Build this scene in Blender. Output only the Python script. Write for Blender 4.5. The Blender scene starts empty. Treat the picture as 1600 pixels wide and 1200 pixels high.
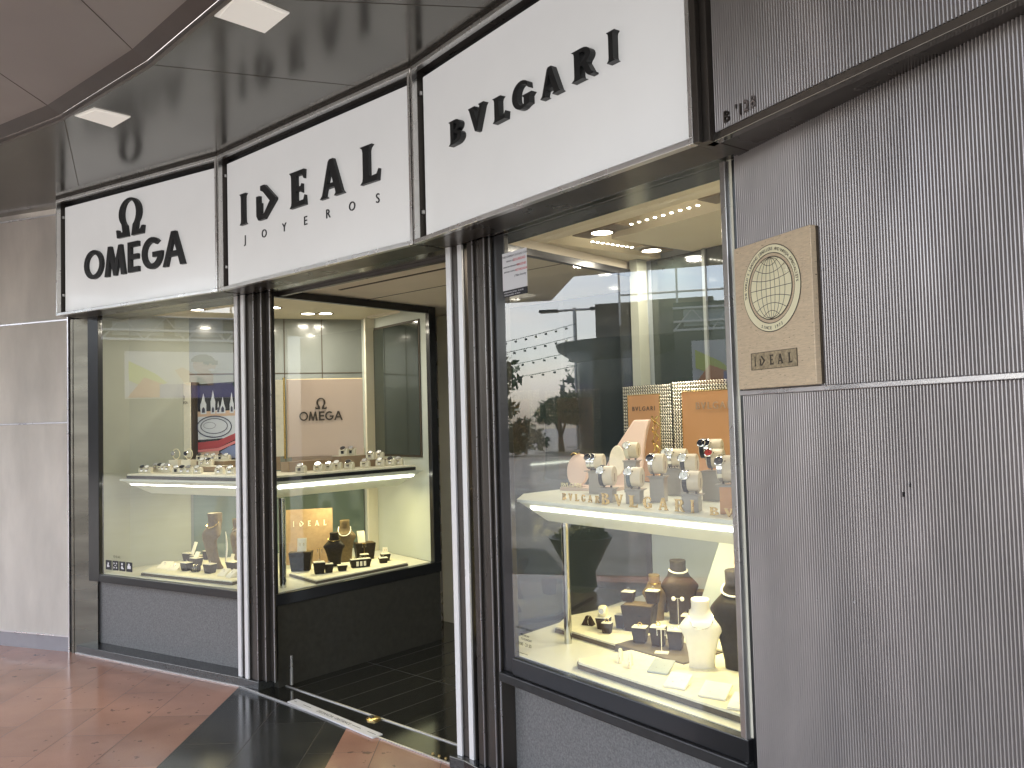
import bpy, math, random
from mathutils import Matrix, Vector
random.seed(7)
S = bpy.context.scene
R = math.radians
# ------------------------------------------------------------------ camera, sky, sun, exposure
cam = bpy.data.cameras.new('camera'); camo = bpy.data.objects.new('camera', cam); S.collection.objects.link(camo)
S.camera = camo
PITCH, ROLL = R(2.4437), R(1.5578)
F = Vector((0, math.cos(PITCH), math.sin(PITCH))); U = Vector((0, -math.sin(PITCH), math.cos(PITCH))); X = Vector((1, 0, 0))
cr, sr = math.cos(ROLL), math.sin(ROLL)
right = X*cr - U*sr; up = X*sr + U*cr
camo.matrix_world = Matrix(((right.x, up.x, -F.x, 0), (right.y, up.y, -F.y, 0), (right.z, up.z, -F.z, 1.6), (0, 0, 0, 1)))
cam.sensor_fit = 'HORIZONTAL'; cam.sensor_width = 36; cam.lens = 36*1294.7/1600
cam.clip_start = 0.05; cam.clip_end = 600
S.render.resolution_x, S.render.resolution_y = 1024, 768
S.view_settings.view_transform = 'Standard'; S.view_settings.look = 'None'
S.view_settings.exposure = 2.45; S.view_settings.gamma = 1
w = bpy.data.worlds.new('World'); S.world = w; w.use_nodes = True
nt = w.node_tree; bg = nt.nodes['Background']; sky = nt.nodes.new('ShaderNodeTexSky')
sky.sky_type = 'NISHITA'; sky.sun_disc = False; sky.sun_elevation = R(62); sky.sun_rotation = R(-90)
sky.air_density = 1.0; sky.dust_density = 2.0
# thin high cloud: the same sky light, greyer, in soft bands
_tc = nt.nodes.new('ShaderNodeTexCoord'); _mp = nt.nodes.new('ShaderNodeMapping'); _mp.inputs['Scale'].default_value = (1, 1, 4.5); nt.links.new(_tc.outputs['Generated'], _mp.inputs[0])
_nz = nt.nodes.new('ShaderNodeTexNoise'); _nz.inputs['Scale'].default_value = 2.2; _nz.inputs['Detail'].default_value = 5; nt.links.new(_mp.outputs[0], _nz.inputs[0])
_mr = nt.nodes.new('ShaderNodeMapRange'); _mr.inputs[1].default_value = .32; _mr.inputs[2].default_value = .66; _mr.inputs[3].default_value = .05; _mr.inputs[4].default_value = .75; nt.links.new(_nz.outputs[0], _mr.inputs[0])
_bw = nt.nodes.new('ShaderNodeRGBToBW'); nt.links.new(sky.outputs[0], _bw.inputs[0])
_sc = nt.nodes.new('ShaderNodeVectorMath'); _sc.operation = 'SCALE'; _sc.inputs[0].default_value = (1.36, 1.26, 1.14); nt.links.new(_bw.outputs[0], _sc.inputs['Scale'])
_mx = nt.nodes.new('ShaderNodeMix'); _mx.data_type = 'RGBA'; nt.links.new(_mr.outputs[0], _mx.inputs[0]); nt.links.new(sky.outputs[0], _mx.inputs[6]); nt.links.new(_sc.outputs[0], _mx.inputs[7])
nt.links.new(_mx.outputs[2], bg.inputs[0]); bg.inputs[1].default_value = 0.15
sl = bpy.data.lights.new('sun', 'SUN'); sl.energy = 2.2; sl.angle = R(0.5); sl.color = (1, .95, .88)
so = bpy.data.objects.new('sun', sl); S.collection.objects.link(so)
so.rotation_euler = (R(28), 0, R(-97))   # high sun from the open side of the plaza
S.cycles.max_bounces = 10; S.cycles.transparent_max_bounces = 24; S.cycles.glossy_bounces = 5; S.cycles.diffuse_bounces = 4
try: S.cycles.sample_clamp_indirect = 6
except Exception: pass

# ------------------------------------------------------------------ materials
def mat(name, col, rough=.5, metal=0., noise=None, bump=None, emis=None, coat=0., spec=.5, aniso=False):
    m = bpy.data.materials.new(name); m.use_nodes = True; N = m.node_tree.nodes; Lk = m.node_tree.links
    p = N['Principled BSDF']; p.inputs['Base Color'].default_value = (*col, 1)
    p.inputs['Roughness'].default_value = rough; p.inputs['Metallic'].default_value = metal
    p.inputs['Coat Weight'].default_value = coat; p.inputs['Specular IOR Level'].default_value = spec
    p.inputs['Coat Roughness'].default_value = .08
    tc = N.new('ShaderNodeTexCoord')
    def nz(scale, det=4, stretch=None):
        mp = N.new('ShaderNodeMapping'); Lk.new(tc.outputs['Object'], mp.inputs[0])
        mp.inputs['Scale'].default_value = stretch or (1, 1, 1)
        n = N.new('ShaderNodeTexNoise'); n.inputs['Scale'].default_value = scale; n.inputs['Detail'].default_value = det
        Lk.new(mp.outputs[0], n.inputs[0]); return n
    if noise:
        sc, amt = noise[0], noise[1]; st = noise[2] if len(noise) > 2 else None
        n = nz(sc, 6, st); r = N.new('ShaderNodeMapRange')
        r.inputs[1].default_value = .3; r.inputs[2].default_value = .7; r.inputs[3].default_value = 1-amt; r.inputs[4].default_value = 1+amt
        Lk.new(n.outputs[0], r.inputs[0])
        mx = N.new('ShaderNodeVectorMath'); mx.operation = 'SCALE'; mx.inputs[0].default_value = col
        Lk.new(r.outputs[0], mx.inputs['Scale']); Lk.new(mx.outputs[0], p.inputs['Base Color'])
        r2 = N.new('ShaderNodeMapRange'); r2.inputs[1].default_value = .3; r2.inputs[2].default_value = .7
        r2.inputs[3].default_value = max(.02, rough*.8); r2.inputs[4].default_value = min(1, rough*1.25)
        n2 = nz(sc*.37+1, 3, st); Lk.new(n2.outputs[0], r2.inputs[0]); Lk.new(r2.outputs[0], p.inputs['Roughness'])
    if bump:
        n = nz(bump[0], 3, bump[2] if len(bump) > 2 else None); b = N.new('ShaderNodeBump')
        b.inputs['Strength'].default_value = bump[1]; b.inputs['Distance'].default_value = .002
        Lk.new(n.outputs[0], b.inputs['Height']); Lk.new(b.outputs[0], p.inputs['Normal'])
    if emis:
        p.inputs['Emission Color'].default_value = (*emis[0], 1); p.inputs['Emission Strength'].default_value = emis[1]
    return m

def glass_mat(name, tint=(.93, .95, .93), gain=2.6, ior=1.52):
    m = bpy.data.materials.new(name); m.use_nodes = True; N = m.node_tree.nodes; Lk = m.node_tree.links
    N.remove(N['Principled BSDF']); out = N['Material Output']
    t = N.new('ShaderNodeBsdfTransparent'); t.inputs[0].default_value = (*tint, 1)
    g = N.new('ShaderNodeBsdfGlossy'); g.inputs['Roughness'].default_value = 0.0; g.inputs[0].default_value = (.97, .98, 1, 1)
    lw = N.new('ShaderNodeLayerWeight'); lw.inputs[0].default_value = .5     # facing = 1 - |cos|, the same from both sides
    pw = N.new('ShaderNodeMath'); pw.operation = 'POWER'; pw.inputs[1].default_value = 5; Lk.new(lw.outputs['Facing'], pw.inputs[0])
    f0 = ((ior-1)/(ior+1))**2*gain
    mu = N.new('ShaderNodeMath'); mu.operation = 'MULTIPLY_ADD'; mu.inputs[1].default_value = 1-f0; mu.inputs[2].default_value = f0; mu.use_clamp = True
    mx = N.new('ShaderNodeMixShader')
    Lk.new(pw.outputs[0], mu.inputs[0]); Lk.new(mu.outputs[0], mx.inputs[0]); Lk.new(t.outputs[0], mx.inputs[1]); Lk.new(g.outputs[0], mx.inputs[2])
    Lk.new(mx.outputs[0], out.inputs[0]); return m

def floor_mat():
    m = bpy.data.materials.new('terracotta paving'); m.use_nodes = True; N = m.node_tree.nodes; Lk = m.node_tree.links
    p = N['Principled BSDF']; geo = N.new('ShaderNodeNewGeometry'); sep = N.new('ShaderNodeSeparateXYZ'); Lk.new(geo.outputs['Position'], sep.inputs[0])
    def M(op, a, b=None, clamp=False):
        n = N.new('ShaderNodeMath'); n.operation = op; n.use_clamp = clamp
        for i, v in enumerate((a, b)):
            if v is None: continue
            if isinstance(v, (int, float)): n.inputs[i].default_value = v
            else: Lk.new(v, n.inputs[i])
        return n.outputs[0]
    x, y = sep.outputs[0], sep.outputs[1]
    # slab columns run along Y: index and distance to the nearest joint
    u = M('DIVIDE', M('ADD', x, 1.73+2.7*20), .27*1.0)
    u = M('DIVIDE', M('ADD', x, 1.73 + .3375*40), .3375)
    fx = M('FRACT', u); ix = M('FLOOR', u)
    jx = M('LESS_THAN', M('MINIMUM', fx, M('SUBTRACT', 1, fx)), .0045)
    off = M('MULTIPLY', M('FRACT', M('MULTIPLY', ix, .618)), 1.0)
    v = M('ADD', M('DIVIDE', y, .68), off); fy = M('FRACT', v); iy = M('FLOOR', v)
    jy = M('LESS_THAN', M('MINIMUM', fy, M('SUBTRACT', 1, fy)), .0016)
    joint = M('MAXIMUM', jx, jy)
    band = M('MULTIPLY', M('GREATER_THAN', x, -1.73), M('LESS_THAN', x, -.92))
    wn = N.new('ShaderNodeTexWhiteNoise'); cx = N.new('ShaderNodeCombineXYZ'); Lk.new(ix, cx.inputs[0]); Lk.new(iy, cx.inputs[1]); Lk.new(cx.outputs[0], wn.inputs[0])
    n1 = N.new('ShaderNodeTexNoise'); n1.inputs['Scale'].default_value = 3.0; n1.inputs['Detail'].default_value = 7; Lk.new(geo.outputs['Position'], n1.inputs[0])
    n2 = N.new('ShaderNodeTexNoise'); n2.inputs['Scale'].default_value = 160; n2.inputs['Detail'].default_value = 2; Lk.new(geo.outputs['Position'], n2.inputs[0])
    val = M('ADD', M('ADD', M('MULTIPLY', wn.outputs[0], .22), M('MULTIPLY', n1.outputs[0], .55)), M('ADD', M('MULTIPLY', n2.outputs[0], .25), .38))
    def C(c):
        n = N.new('ShaderNodeRGB'); n.outputs[0].default_value = (*c, 1); return n.outputs[0]
    def mix(f, a, b):
        n = N.new('ShaderNodeMix'); n.data_type = 'RGBA'; Lk.new(f, n.inputs[0]); Lk.new(a, n.inputs[6]); Lk.new(b, n.inputs[7]); return n.outputs[2]
    col = mix(band, C((.45, .24, .17)), C((.035, .037, .036)))
    sc = N.new('ShaderNodeVectorMath'); sc.operation = 'SCALE'; Lk.new(col, sc.inputs[0]); Lk.new(val, sc.inputs['Scale'])
    # pale speckles
    vo = N.new('ShaderNodeTexVoronoi'); vo.inputs['Scale'].default_value = 38; Lk.new(geo.outputs['Position'], vo.inputs[0])
    sp = M('LESS_THAN', vo.outputs['Distance'], .045)
    c2 = mix(sp, sc.outputs[0], C((.22, .19, .17)))
    n3 = N.new('ShaderNodeTexNoise'); n3.inputs['Scale'].default_value = 14; n3.inputs['Detail'].default_value = 4; Lk.new(geo.outputs['Position'], n3.inputs[0])
    dirt = M('MULTIPLY', M('GREATER_THAN', n3.outputs[0], .665), .55)
    c2 = mix(dirt, c2, C((.06, .045, .04)))
    c3 = mix(joint, c2, C((.03, .02, .02)))
    Lk.new(c3, p.inputs['Base Color'])
    ro = M('ADD', M('MULTIPLY', n1.outputs[0], .24), .05); Lk.new(M('ADD', ro, M('MULTIPLY', joint, .4)), p.inputs['Roughness'])
    b = N.new('ShaderNodeBump'); b.inputs['Strength'].default_value = .35; b.inputs['Distance'].default_value = .002
    h = M('SUBTRACT', M('MULTIPLY', n2.outputs[0], .2), joint); Lk.new(h, b.inputs['Height']); Lk.new(b.outputs[0], p.inputs['Normal'])
    return m

M = {}
M['steel'] = mat('brushed steel', (.66, .65, .63), .27, .9, noise=(10, .06))
M['fin'] = mat('bright anodised fin', (.82, .81, .80), .32, .25, noise=(6, .04, (1, 1, .5)))
M['soffit'] = mat('dark steel soffit', (.20, .185, .165), .16, .9, noise=(2.5, .10), bump=(6, .06))
M['bronze'] = mat('dark bronze channel', (.085, .075, .066), .30, .7, noise=(9, .12, (1, 1, .3)))
M['reveal'] = mat('brushed dark steel reveal', (.17, .155, .13), .28, .9, noise=(3, .25, (.4, .4, 3)))
M['frame'] = mat('black frame', (.010, .010, .011), .28, 0, coat=.2)
M['rib'] = mat('ribbed warm grey panel', (.45, .412, .395), .36, .6, noise=(5, .09, (1, 1, .35)), bump=(220, .12))
M['rib_pale'] = mat('ribbed pale panel', (.70, .66, .61), .48, .1, noise=(4, .08, (1, 1, .35)), bump=(200, .15))
def grime(m, amt, sc):
    N = m.node_tree.nodes; L_ = m.node_tree.links; p = N['Principled BSDF']; src = p.inputs['Base Color'].links[0].from_socket
    g = N.new('ShaderNodeNewGeometry'); mp = N.new('ShaderNodeMapping'); mp.inputs['Scale'].default_value = sc; L_.new(g.outputs['Position'], mp.inputs[0])
    n = N.new('ShaderNodeTexNoise'); n.inputs['Scale'].default_value = 1; n.inputs['Detail'].default_value = 9; n.inputs['Roughness'].default_value = .65; L_.new(mp.outputs[0], n.inputs[0])
    r = N.new('ShaderNodeMapRange'); r.inputs[1].default_value = .35; r.inputs[2].default_value = .68; r.inputs[3].default_value = 1.06; r.inputs[4].default_value = 1-amt; L_.new(n.outputs[0], r.inputs[0])
    v = N.new('ShaderNodeVectorMath'); v.operation = 'SCALE'; L_.new(src, v.inputs[0]); L_.new(r.outputs[0], v.inputs['Scale']); L_.new(v.outputs[0], p.inputs['Base Color'])
grime(M['rib'], .22, (3.2, 3.2, 1.1)); grime(M['rib_pale'], .14, (2.2, 2.2, .8))
M['skirting'] = mat('grey skirting', (.30, .29, .31), .35, .2, noise=(8, .06))
M['trim'] = mat('aluminium trim', (.72, .70, .71), .28, .85, noise=(14, .05))
M['granite'] = mat('grey granite', (.165, .163, .160), .6, 0, noise=(120, .30), bump=(160, .3))
M['black_stone'] = mat('black polished stone', (.028, .029, .030), .13, 0, noise=(60, .35), coat=.3)
M['door_stone'] = mat('black doorway stone', (.020, .020, .017), .10, 0, noise=(25, .35), coat=.4)
M['grout'] = mat('dark grout', (.05, .05, .047), .6)
M['metal_line'] = mat('threshold strip', (.70, .68, .66), .35, .7)
M['canopy'] = mat('glossy dark canopy panel', (.15, .145, .130), .17, .75, noise=(1.3, .10), bump=(3, .05))
M['mauve'] = mat('mauve ceiling panel', (.36, .32, .31), .42, .1, noise=(.8, .07))
M['fascia'] = mat('grey fascia', (.15, .13, .118), .33, .5, noise=(3, .08))
M['lampwhite'] = mat('white lamp diffuser', (.80, .78, .74), .5, emis=((1, .93, .84), .06))
M['signwhite'] = mat('opal sign panel', (.63, .63, .625), .22, 0, noise=(1.1, .07), emis=((1, .985, .965), .055), coat=.25)
M['letter'] = mat('black letter', (.012, .013, .014), .42, 0)
M['letter_gray'] = mat('steel digit', (.30, .27, .26), .38, .7)
M['plaque'] = mat('sandy gilt plaque', (.66, .52, .35), .42, .15, noise=(40, .10, (1, 1, 6)), bump=(90, .5, (1, 1, 5)))
def add_dashes(m, sc, th, col):
    N = m.node_tree.nodes; L_ = m.node_tree.links; p = N['Principled BSDF']; src = p.inputs['Base Color'].links[0].from_socket
    tc = N.new('ShaderNodeTexCoord'); mp = N.new('ShaderNodeMapping'); mp.inputs['Scale'].default_value = sc; L_.new(tc.outputs['Object'], mp.inputs[0])
    n = N.new('ShaderNodeTexNoise'); n.inputs['Scale'].default_value = 1; n.inputs['Detail'].default_value = 2; L_.new(mp.outputs[0], n.inputs[0])
    g = N.new('ShaderNodeMath'); g.operation = 'GREATER_THAN'; g.inputs[1].default_value = th; L_.new(n.outputs[0], g.inputs[0])
    mx = N.new('ShaderNodeMix'); mx.data_type = 'RGBA'; mx.inputs[7].default_value = (*col, 1); L_.new(g.outputs[0], mx.inputs[0]); L_.new(src, mx.inputs[6]); L_.new(mx.outputs[2], p.inputs['Base Color'])
add_dashes(M['plaque'], (70, 70, 520), .70, (.10, .07, .04))
M['gilt'] = mat('pale gilt', (.90, .83, .56), .34, .2, noise=(8, .04))
M['engrave'] = mat('engraved brown', (.06, .045, .03), .6)
M['plate'] = mat('aged brass plate', (.40, .32, .20), .5, .4, noise=(120, .35))
M['cream'] = mat('cream wall', (.70, .66, .54), .6, noise=(2, .04))
M['cream2'] = mat('warm cream ceiling', (.74, .66, .50), .6, noise=(2, .03))
M['doorceil'] = mat('beige door ceiling', (.76, .68, .56), .6, noise=(2, .04))
M['olive'] = mat('olive cream wall', (.37, .385, .325), .55, noise=(2, .05))
M['greyback'] = mat('grey lacquered panel', (.20, .215, .20), .18, 0, noise=(2, .1), coat=.5)
M['paleblue'] = mat('pale blue grey panel', (.36, .40, .41), .5, noise=(3, .05))
M['darkglass'] = mat('dark mirror glass', (.035, .045, .040), .04, .0, coat=1, noise=(1, .2))
M['greenglass'] = mat('green back glass', (.16, .21, .18), .06, .2, coat=.6, noise=(1, .1))
M['plinth'] = mat('white plinth', (.76, .75, .66), .38, noise=(6, .03), coat=.2)
M['shelf'] = mat('pale shelf', (.66, .68, .58), .4, noise=(4, .04))
M['led'] = mat('led strip', (1, 1, 1), .5, emis=((1, .98, .90), 2.6))
M['spot'] = mat('downlight disc', (1, 1, 1), .5, emis=((1, .93, .78), 5.0))
M['spotring'] = mat('downlight trim', (.30, .24, .17), .4, .4)
M['board'] = mat('cream velvet board', (.80, .76, .60), .8, noise=(50, .06))
M['boardedge'] = mat('brown board edge', (.11, .09, .07), .5, noise=(20, .1))
M['brown'] = mat('dark brown leatherette', (.024, .018, .013), .5, 0, spec=.22, noise=(60, .25), bump=(150, .2))
M['brown2'] = mat('tan brown leatherette', (.14, .10, .05), .5, 0, spec=.3, noise=(60, .15), bump=(150, .2))
M['pad'] = mat('cream pad', (.82, .77, .62), .8, noise=(40, .05))
M['cuffpad'] = mat('cream leather cuff', (.66, .57, .42), .5, noise=(40, .04))
M['pink'] = mat('blush lacquer', (.74, .56, .46), .4, noise=(4, .03))
M['blush'] = mat('blush board', (.66, .52, .42), .5, noise=(2, .03))
M['gold'] = mat('gold', (.83, .62, .25), .22, 1)
M['silver'] = mat('silver', (.80, .79, .76), .16, 1)
M['pearl'] = mat('pearl', (.86, .83, .76), .3, coat=.5)
M['whiteleather'] = mat('white leatherette', (.80, .77, .68), .45, noise=(30, .03))
M['orange'] = mat('orange leather', (.50, .255, .105), .45, 0, noise=(3, .06))
M['lattice'] = mat('bronze lattice', (.72, .66, .52), .30, .8)
M['latticeback'] = mat('lattice backing', (.06, .055, .045), .4, .3)
M['tan'] = mat('tan riser', (.36, .26, .17), .35, 0, noise=(3, .08), coat=.3)
M['tanboard'] = mat('tan suede board', (.34, .23, .13), .75, noise=(30, .1))
M['strap_black'] = mat('black strap', (.015, .016, .02), .45)
M['strap_grey'] = mat('blue grey strap', (.09, .12, .14), .45)
M['dial_white'] = mat('white dial', (.80, .80, .76), .3, coat=.5)
M['dial_dark'] = mat('dark dial', (.02, .022, .035), .2, coat=.6)
M['dial_red'] = mat('red dial', (.45, .06, .05), .3, coat=.5)
M['dial_silver'] = mat('silver dial', (.5, .5, .5), .25, .5, coat=.4)
M['greybox'] = mat('grey lacquered box', (.30, .28, .24), .3, noise=(5, .04), coat=.4)
M['white_print'] = mat('white print', (.72, .71, .72), .6)
M['black_print'] = mat('black print', (.025, .025, .03), .6)
M['red_print'] = mat('red print', (.60, .05, .05), .6)
M['brass'] = mat('brass', (.62, .45, .20), .28, 1, noise=(60, .2))
M['chrome'] = mat('chrome post', (.55, .56, .54), .12, 1)
M['glass'] = glass_mat('shop glass', gain=2.45)
M['side_glass'] = glass_mat('side glass', gain=1.2)
M['acrylic'] = glass_mat('acrylic letters', (.80, .74, .62), 2.6)
M['floor'] = floor_mat()

# ------------------------------------------------------------------ mesh building
class MB:
    def __init__(s): s.v = []; s.f = []
    def add(s, v, f):
        o = len(s.v); s.v += [tuple(p) for p in v]; s.f += [tuple(i+o for i in q) for q in f]; return s
    def box(s, x0, x1, y0, y1, z0, z1, T=None):
        v = [(x0, y0, z0), (x1, y0, z0), (x1, y1, z0), (x0, y1, z0), (x0, y0, z1), (x1, y0, z1), (x1, y1, z1), (x0, y1, z1)]
        if T: v = [T(*p) for p in v]
        return s.add(v, [(0, 3, 2, 1), (4, 5, 6, 7), (0, 1, 5, 4), (1, 2, 6, 5), (2, 3, 7, 6), (3, 0, 4, 7)])
    def taper(s, w0, d0, w1, d1, z0, z1, ox=0, oy=0):
        v = [(-w0, -d0, z0), (w0, -d0, z0), (w0, d0, z0), (-w0, d0, z0), (-w1, -d1, z1), (w1, -d1, z1), (w1, d1, z1), (-w1, d1, z1)]
        v = [(a/2+ox, b/2+oy, c) for a, b, c in v]
        return s.add(v, [(0, 3, 2, 1), (4, 5, 6, 7), (0, 1, 5, 4), (1, 2, 6, 5), (2, 3, 7, 6), (3, 0, 4, 7)])
    def prism(s, pts, z0, z1, T=None):
        n = len(pts); v = [(a, b, z0) for a, b in pts]+[(a, b, z1) for a, b in pts]
        if T: v = [T(*p) for p in v]
        return s.add(v, [tuple(range(n-1, -1, -1)), tuple(range(n, 2*n))]+[(i, (i+1) % n, n+(i+1) % n, n+i) for i in range(n)])
    def loft(s, rings, cap=True):
        n = len(rings[0]); o = len(s.v)
        for r in rings: s.v += [tuple(p) for p in r]
        for k in range(len(rings)-1):
            for i in range(n):
                a = o+k*n+i; b = o+k*n+(i+1) % n; s.f.append((a, b, b+n, a+n))
        if cap: s.f.append(tuple(o+i for i in range(n-1, -1, -1))); s.f.append(tuple(o+(len(rings)-1)*n+i for i in range(n)))
        return s
    def tube(s, path, r, n=6, closed=False):
        P = [Vector(p) for p in path]; m = len(P); rings = []
        for i in range(m):
            a = P[i-1] if (i > 0 or closed) else P[i]; b = P[(i+1) % m] if (i < m-1 or closed) else P[i]
            t = (b-a).normalized(); up_ = Vector((0, 0, 1)) if abs(t.z) < .9 else Vector((1, 0, 0))
            u = t.cross(up_).normalized(); v_ = u.cross(t).normalized()
            rr = r[i] if isinstance(r, (list, tuple)) else r
            rings.append([P[i]+(u*math.cos(2*math.pi*k/n)+v_*math.sin(2*math.pi*k/n))*rr for k in range(n)])
        if closed: rings.append(rings[0])
        return s.loft(rings, not closed)
    def lathe(s, prof, n=20, c=(0, 0, 0), axis='z'):
        rings = []
        for r, h in prof:
            ring = []
            for k in range(n):
                a = 2*math.pi*k/n; p = (r*math.cos(a), r*math.sin(a), h)
                if axis == 'x': p = (p[2], p[0], p[1])
                if axis == 'y': p = (p[0], p[2], p[1])
                ring.append((p[0]+c[0], p[1]+c[1], p[2]+c[2]))
            rings.append(ring)
        return s.loft(rings)
    def ball(s, c, r, n=8):
        return s.lathe([(r*math.sin(math.pi*i/(n//2+1)), -r*math.cos(math.pi*i/(n//2+1))) for i in range(1, n//2+1)], n, c)
    def torus(s, c, R_, r, plane='xy', n=18, k=6, sx=1, sy=1):
        path = []
        for i in range(n):
            a = 2*math.pi*i/n; p = (R_*sx*math.cos(a), R_*sy*math.sin(a))
            q = {'xy': (p[0], p[1], 0), 'xz': (p[0], 0, p[1]), 'yz': (0, p[0], p[1])}[plane]
            path.append((c[0]+q[0], c[1]+q[1], c[2]+q[2]))
        return s.tube(path, r, k, True)
    def mesh(s, mb, T=None):
        return s.add([T(*p) if T else p for p in mb.v], mb.f)
    def build(s, name, m, parent=None, smooth=False, bevel=0, off=None):
        v = s.v
        if off is not None: v = [(a-off[0], b-off[1], c-off[2]) for a, b, c in v]
        me = bpy.data.meshes.new(name); me.from_pydata(v, [], s.f); me.materials.append(m)
        import bmesh
        bm = bmesh.new(); bm.from_mesh(me); bmesh.ops.recalc_face_normals(bm, faces=bm.faces); bm.to_mesh(me); bm.free()
        if smooth:
            me.polygons.foreach_set('use_smooth', [True]*len(me.polygons))
            try: me.set_sharp_from_angle(angle=R(40))
            except Exception: pass
        o = bpy.data.objects.new(name, me); S.collection.objects.link(o)
        if parent is not None: o.parent = parent
        if bevel:
            b = o.modifiers.new('bevel', 'BEVEL'); b.width = bevel; b.segments = 2; b.limit_method = 'ANGLE'
        return o
def tag(o, label=None, cat=None, group=None, kind=None):
    if label: o['label'] = label
    if cat: o['category'] = cat
    if group: o['group'] = group
    if kind: o['kind'] = kind
    return o
def thing(name, label, cat, loc=(0, 0, 0), rz=0., group=None):
    o = bpy.data.objects.new(name, None); S.collection.objects.link(o); o.empty_display_size = .1
    o.location = loc; o.rotation_euler = (0, 0, rz); return tag(o, label, cat, group)
def root(name, label, cat, loc, group=None):
    """unrotated thing whose parts are given in world metres"""
    o = thing(name, label, cat, loc, 0, group); o['_l'] = loc
    class P:
        def __init__(s): s.o = o; s.l = loc
        def part(s, name, mb, m, parent=None, **k): return mb.build(name, m, parent or o, off=loc, **k)
    del o['_l']; return P()
def struct(name, mb, m, **k):
    o = mb.build(name, m, None, **k); o['kind'] = 'structure'; return o

# bays of the curved front: origin, direction along, direction inwards (metres)
class Bay:
    def __init__(s, P, Q):
        s.P = Vector(P); v = Vector(Q)-s.P; s.L = v.length; s.d = v.normalized(); s.n = Vector((-s.d.y, s.d.x))
        if s.n.dot(s.P) < 0: s.n = -s.n
        s.a = math.atan2(s.d.y, s.d.x)
    def xy(s, t, e): return s.P+s.d*t+s.n*e
    def __call__(s, t, e, z): p = s.xy(t, e); return (p.x, p.y, z)
    def face(s, t0, e0, z0):       # 2D letter space (x along, y up, z towards viewer)
        return lambda x, y, z: s(t0+x, e0-z, z0+y)
A_, B_, C_, D_ = (-3.2153, 5.8341), (-1.7578, 4.9656), (-.4377, 3.7861), (.5697, 2.4715)
AB, BC, CD = Bay(A_, B_), Bay(B_, C_), Bay(C_, D_)
RW = Bay((.7319, 2.6458), (1.0987, 1.7111)); LW = Bay((-3.9199, 6.3358), (-3.2532, 6.0861)); SG = Bay((-1.4746, 5.1217), (-.613, 6.1))
ZS, ZT, ZL, ZC = 2.4185, 3.247, .575, .056

# ------------------------------------------------------------------ letters
def arc(cx, cy, rx, ry, a0, a1, n=14):
    return [(cx+rx*math.cos(R(a0+(a1-a0)*i/n)), cy+ry*math.sin(R(a0+(a1-a0)*i/n))) for i in range(n+1)]
G = {}
G['O'] = [arc(.5, .5, .5, .5, 0, 345, 23), arc(.5, .5, .335, .355, 0, 345, 23)]
G['M'] = [[(0, 0), (.17, 1), (.31, 1), (.5, .38), (.69, 1), (.83, 1), (1, 0), (.81, 0), (.725, .56), (.56, 0), (.44, 0), (.275, .56), (.19, 0)]]
G['E'] = [[(0, 0), (1, 0), (1, .17), (.32, .17), (.32, .42), (.95, .42), (.95, .59), (.32, .59), (.32, .83), (1, .83), (1, 1), (0, 1)]]
G['G'] = [arc(.5, .5, .5, .5, 45, 350, 20)+[(1, .53), (.53, .53), (.53, .37), (.78, .37)]+arc(.5, .5, .31, .33, 330, 52, 16)]
G['A'] = [[(0, 0), (.40, 1), (.60, 1), (1, 0), (.80, 0), (.70, .27), (.30, .27), (.20, 0)], [(.36, .43), (.64, .43), (.5, .78)]]
G['Om'] = [[(.56, 0), (.97, 0), (1, .21), (.93, .21), (.88, .13), (.76, .13)]+arc(.5, .60, .40, .40, -42, 222, 22)+[(.24, .13), (.12, .13), (.07, .21), (0, .21), (.03, 0), (.44, 0)]+arc(.5, .59, .235, .345, 242, -62, 18)]
# flared roman letters
G['I'] = [[(0, 0), (1, 0), (.80, .07), (.76, .16), (.76, .84), (.80, .93), (1, 1), (0, 1), (.20, .93), (.24, .84), (.24, .16), (.20, .07)]]
G['Er'] = [[(0, 0), (1, 0), (.96, .28), (.88, .15), (.45, .14), (.45, .43), (.72, .43), (.78, .36), (.78, .62), (.72, .55), (.45, .55), (.45, .87), (.82, .86), (.92, .74), (.95, 1), (0, 1), (.10, .92), (.12, .84), (.12, .16), (.10, .08)]]
G['Ar'] = [[(0, 0), (.30, 0), (.22, .07), (.28, .24), (.62, .24), (.67, .07), (.60, 0), (1, 0), (.92, .09), (.58, 1), (.42, 1), (.36, .94), (.10, .09)], [(.32, .36), (.57, .36), (.445, .72)]]
G['Lr'] = [[(0, 0), (.94, 0), (1, .30), (.88, .17), (.48, .15), (.48, .84), (.52, .93), (.66, 1), (0, 1), (.12, .93), (.15, .84), (.15, .16), (.12, .07)]]
G['Br'] = [[(0, 0), (.55, 0)]+arc(.52, .27, .46, .27, -90, 80, 8)+arc(.50, .76, .38, .24, -60, 90, 8)+[(0, 1), (.12, .93), (.14, .84), (.14, .16), (.12, .07)],
           [(.40, .13)]+arc(.48, .29, .20, .16, -90, 90, 7)+[(.40, .45)], [(.40, .58)]+arc(.46, .73, .17, .15, -90, 90, 7)+[(.40, .88)]]
G['Rr'] = [[(0, 0), (.55, 0), (.43, .07), (.41, .16), (.41, .42), (.50, .42), (.70, .08), (.80, 0), (1, 0), (1, .06), (.93, .09), (.72, .46)]+arc(.50, .735, .40, .265, -50, 90, 8)+[(0, 1), (.12, .93), (.14, .84), (.14, .16), (.12, .07)],
           [(.41, .54)]+arc(.48, .72, .18, .16, -90, 90, 7)+[(.41, .88)]]
G['Vr'] = [[(.42, 0), (.55, 0), (.90, .90), (1, 1), (.66, 1), (.74, .92), (.54, .36), (.34, .92), (.42, 1), (0, 1), (.08, .90)]]
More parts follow.
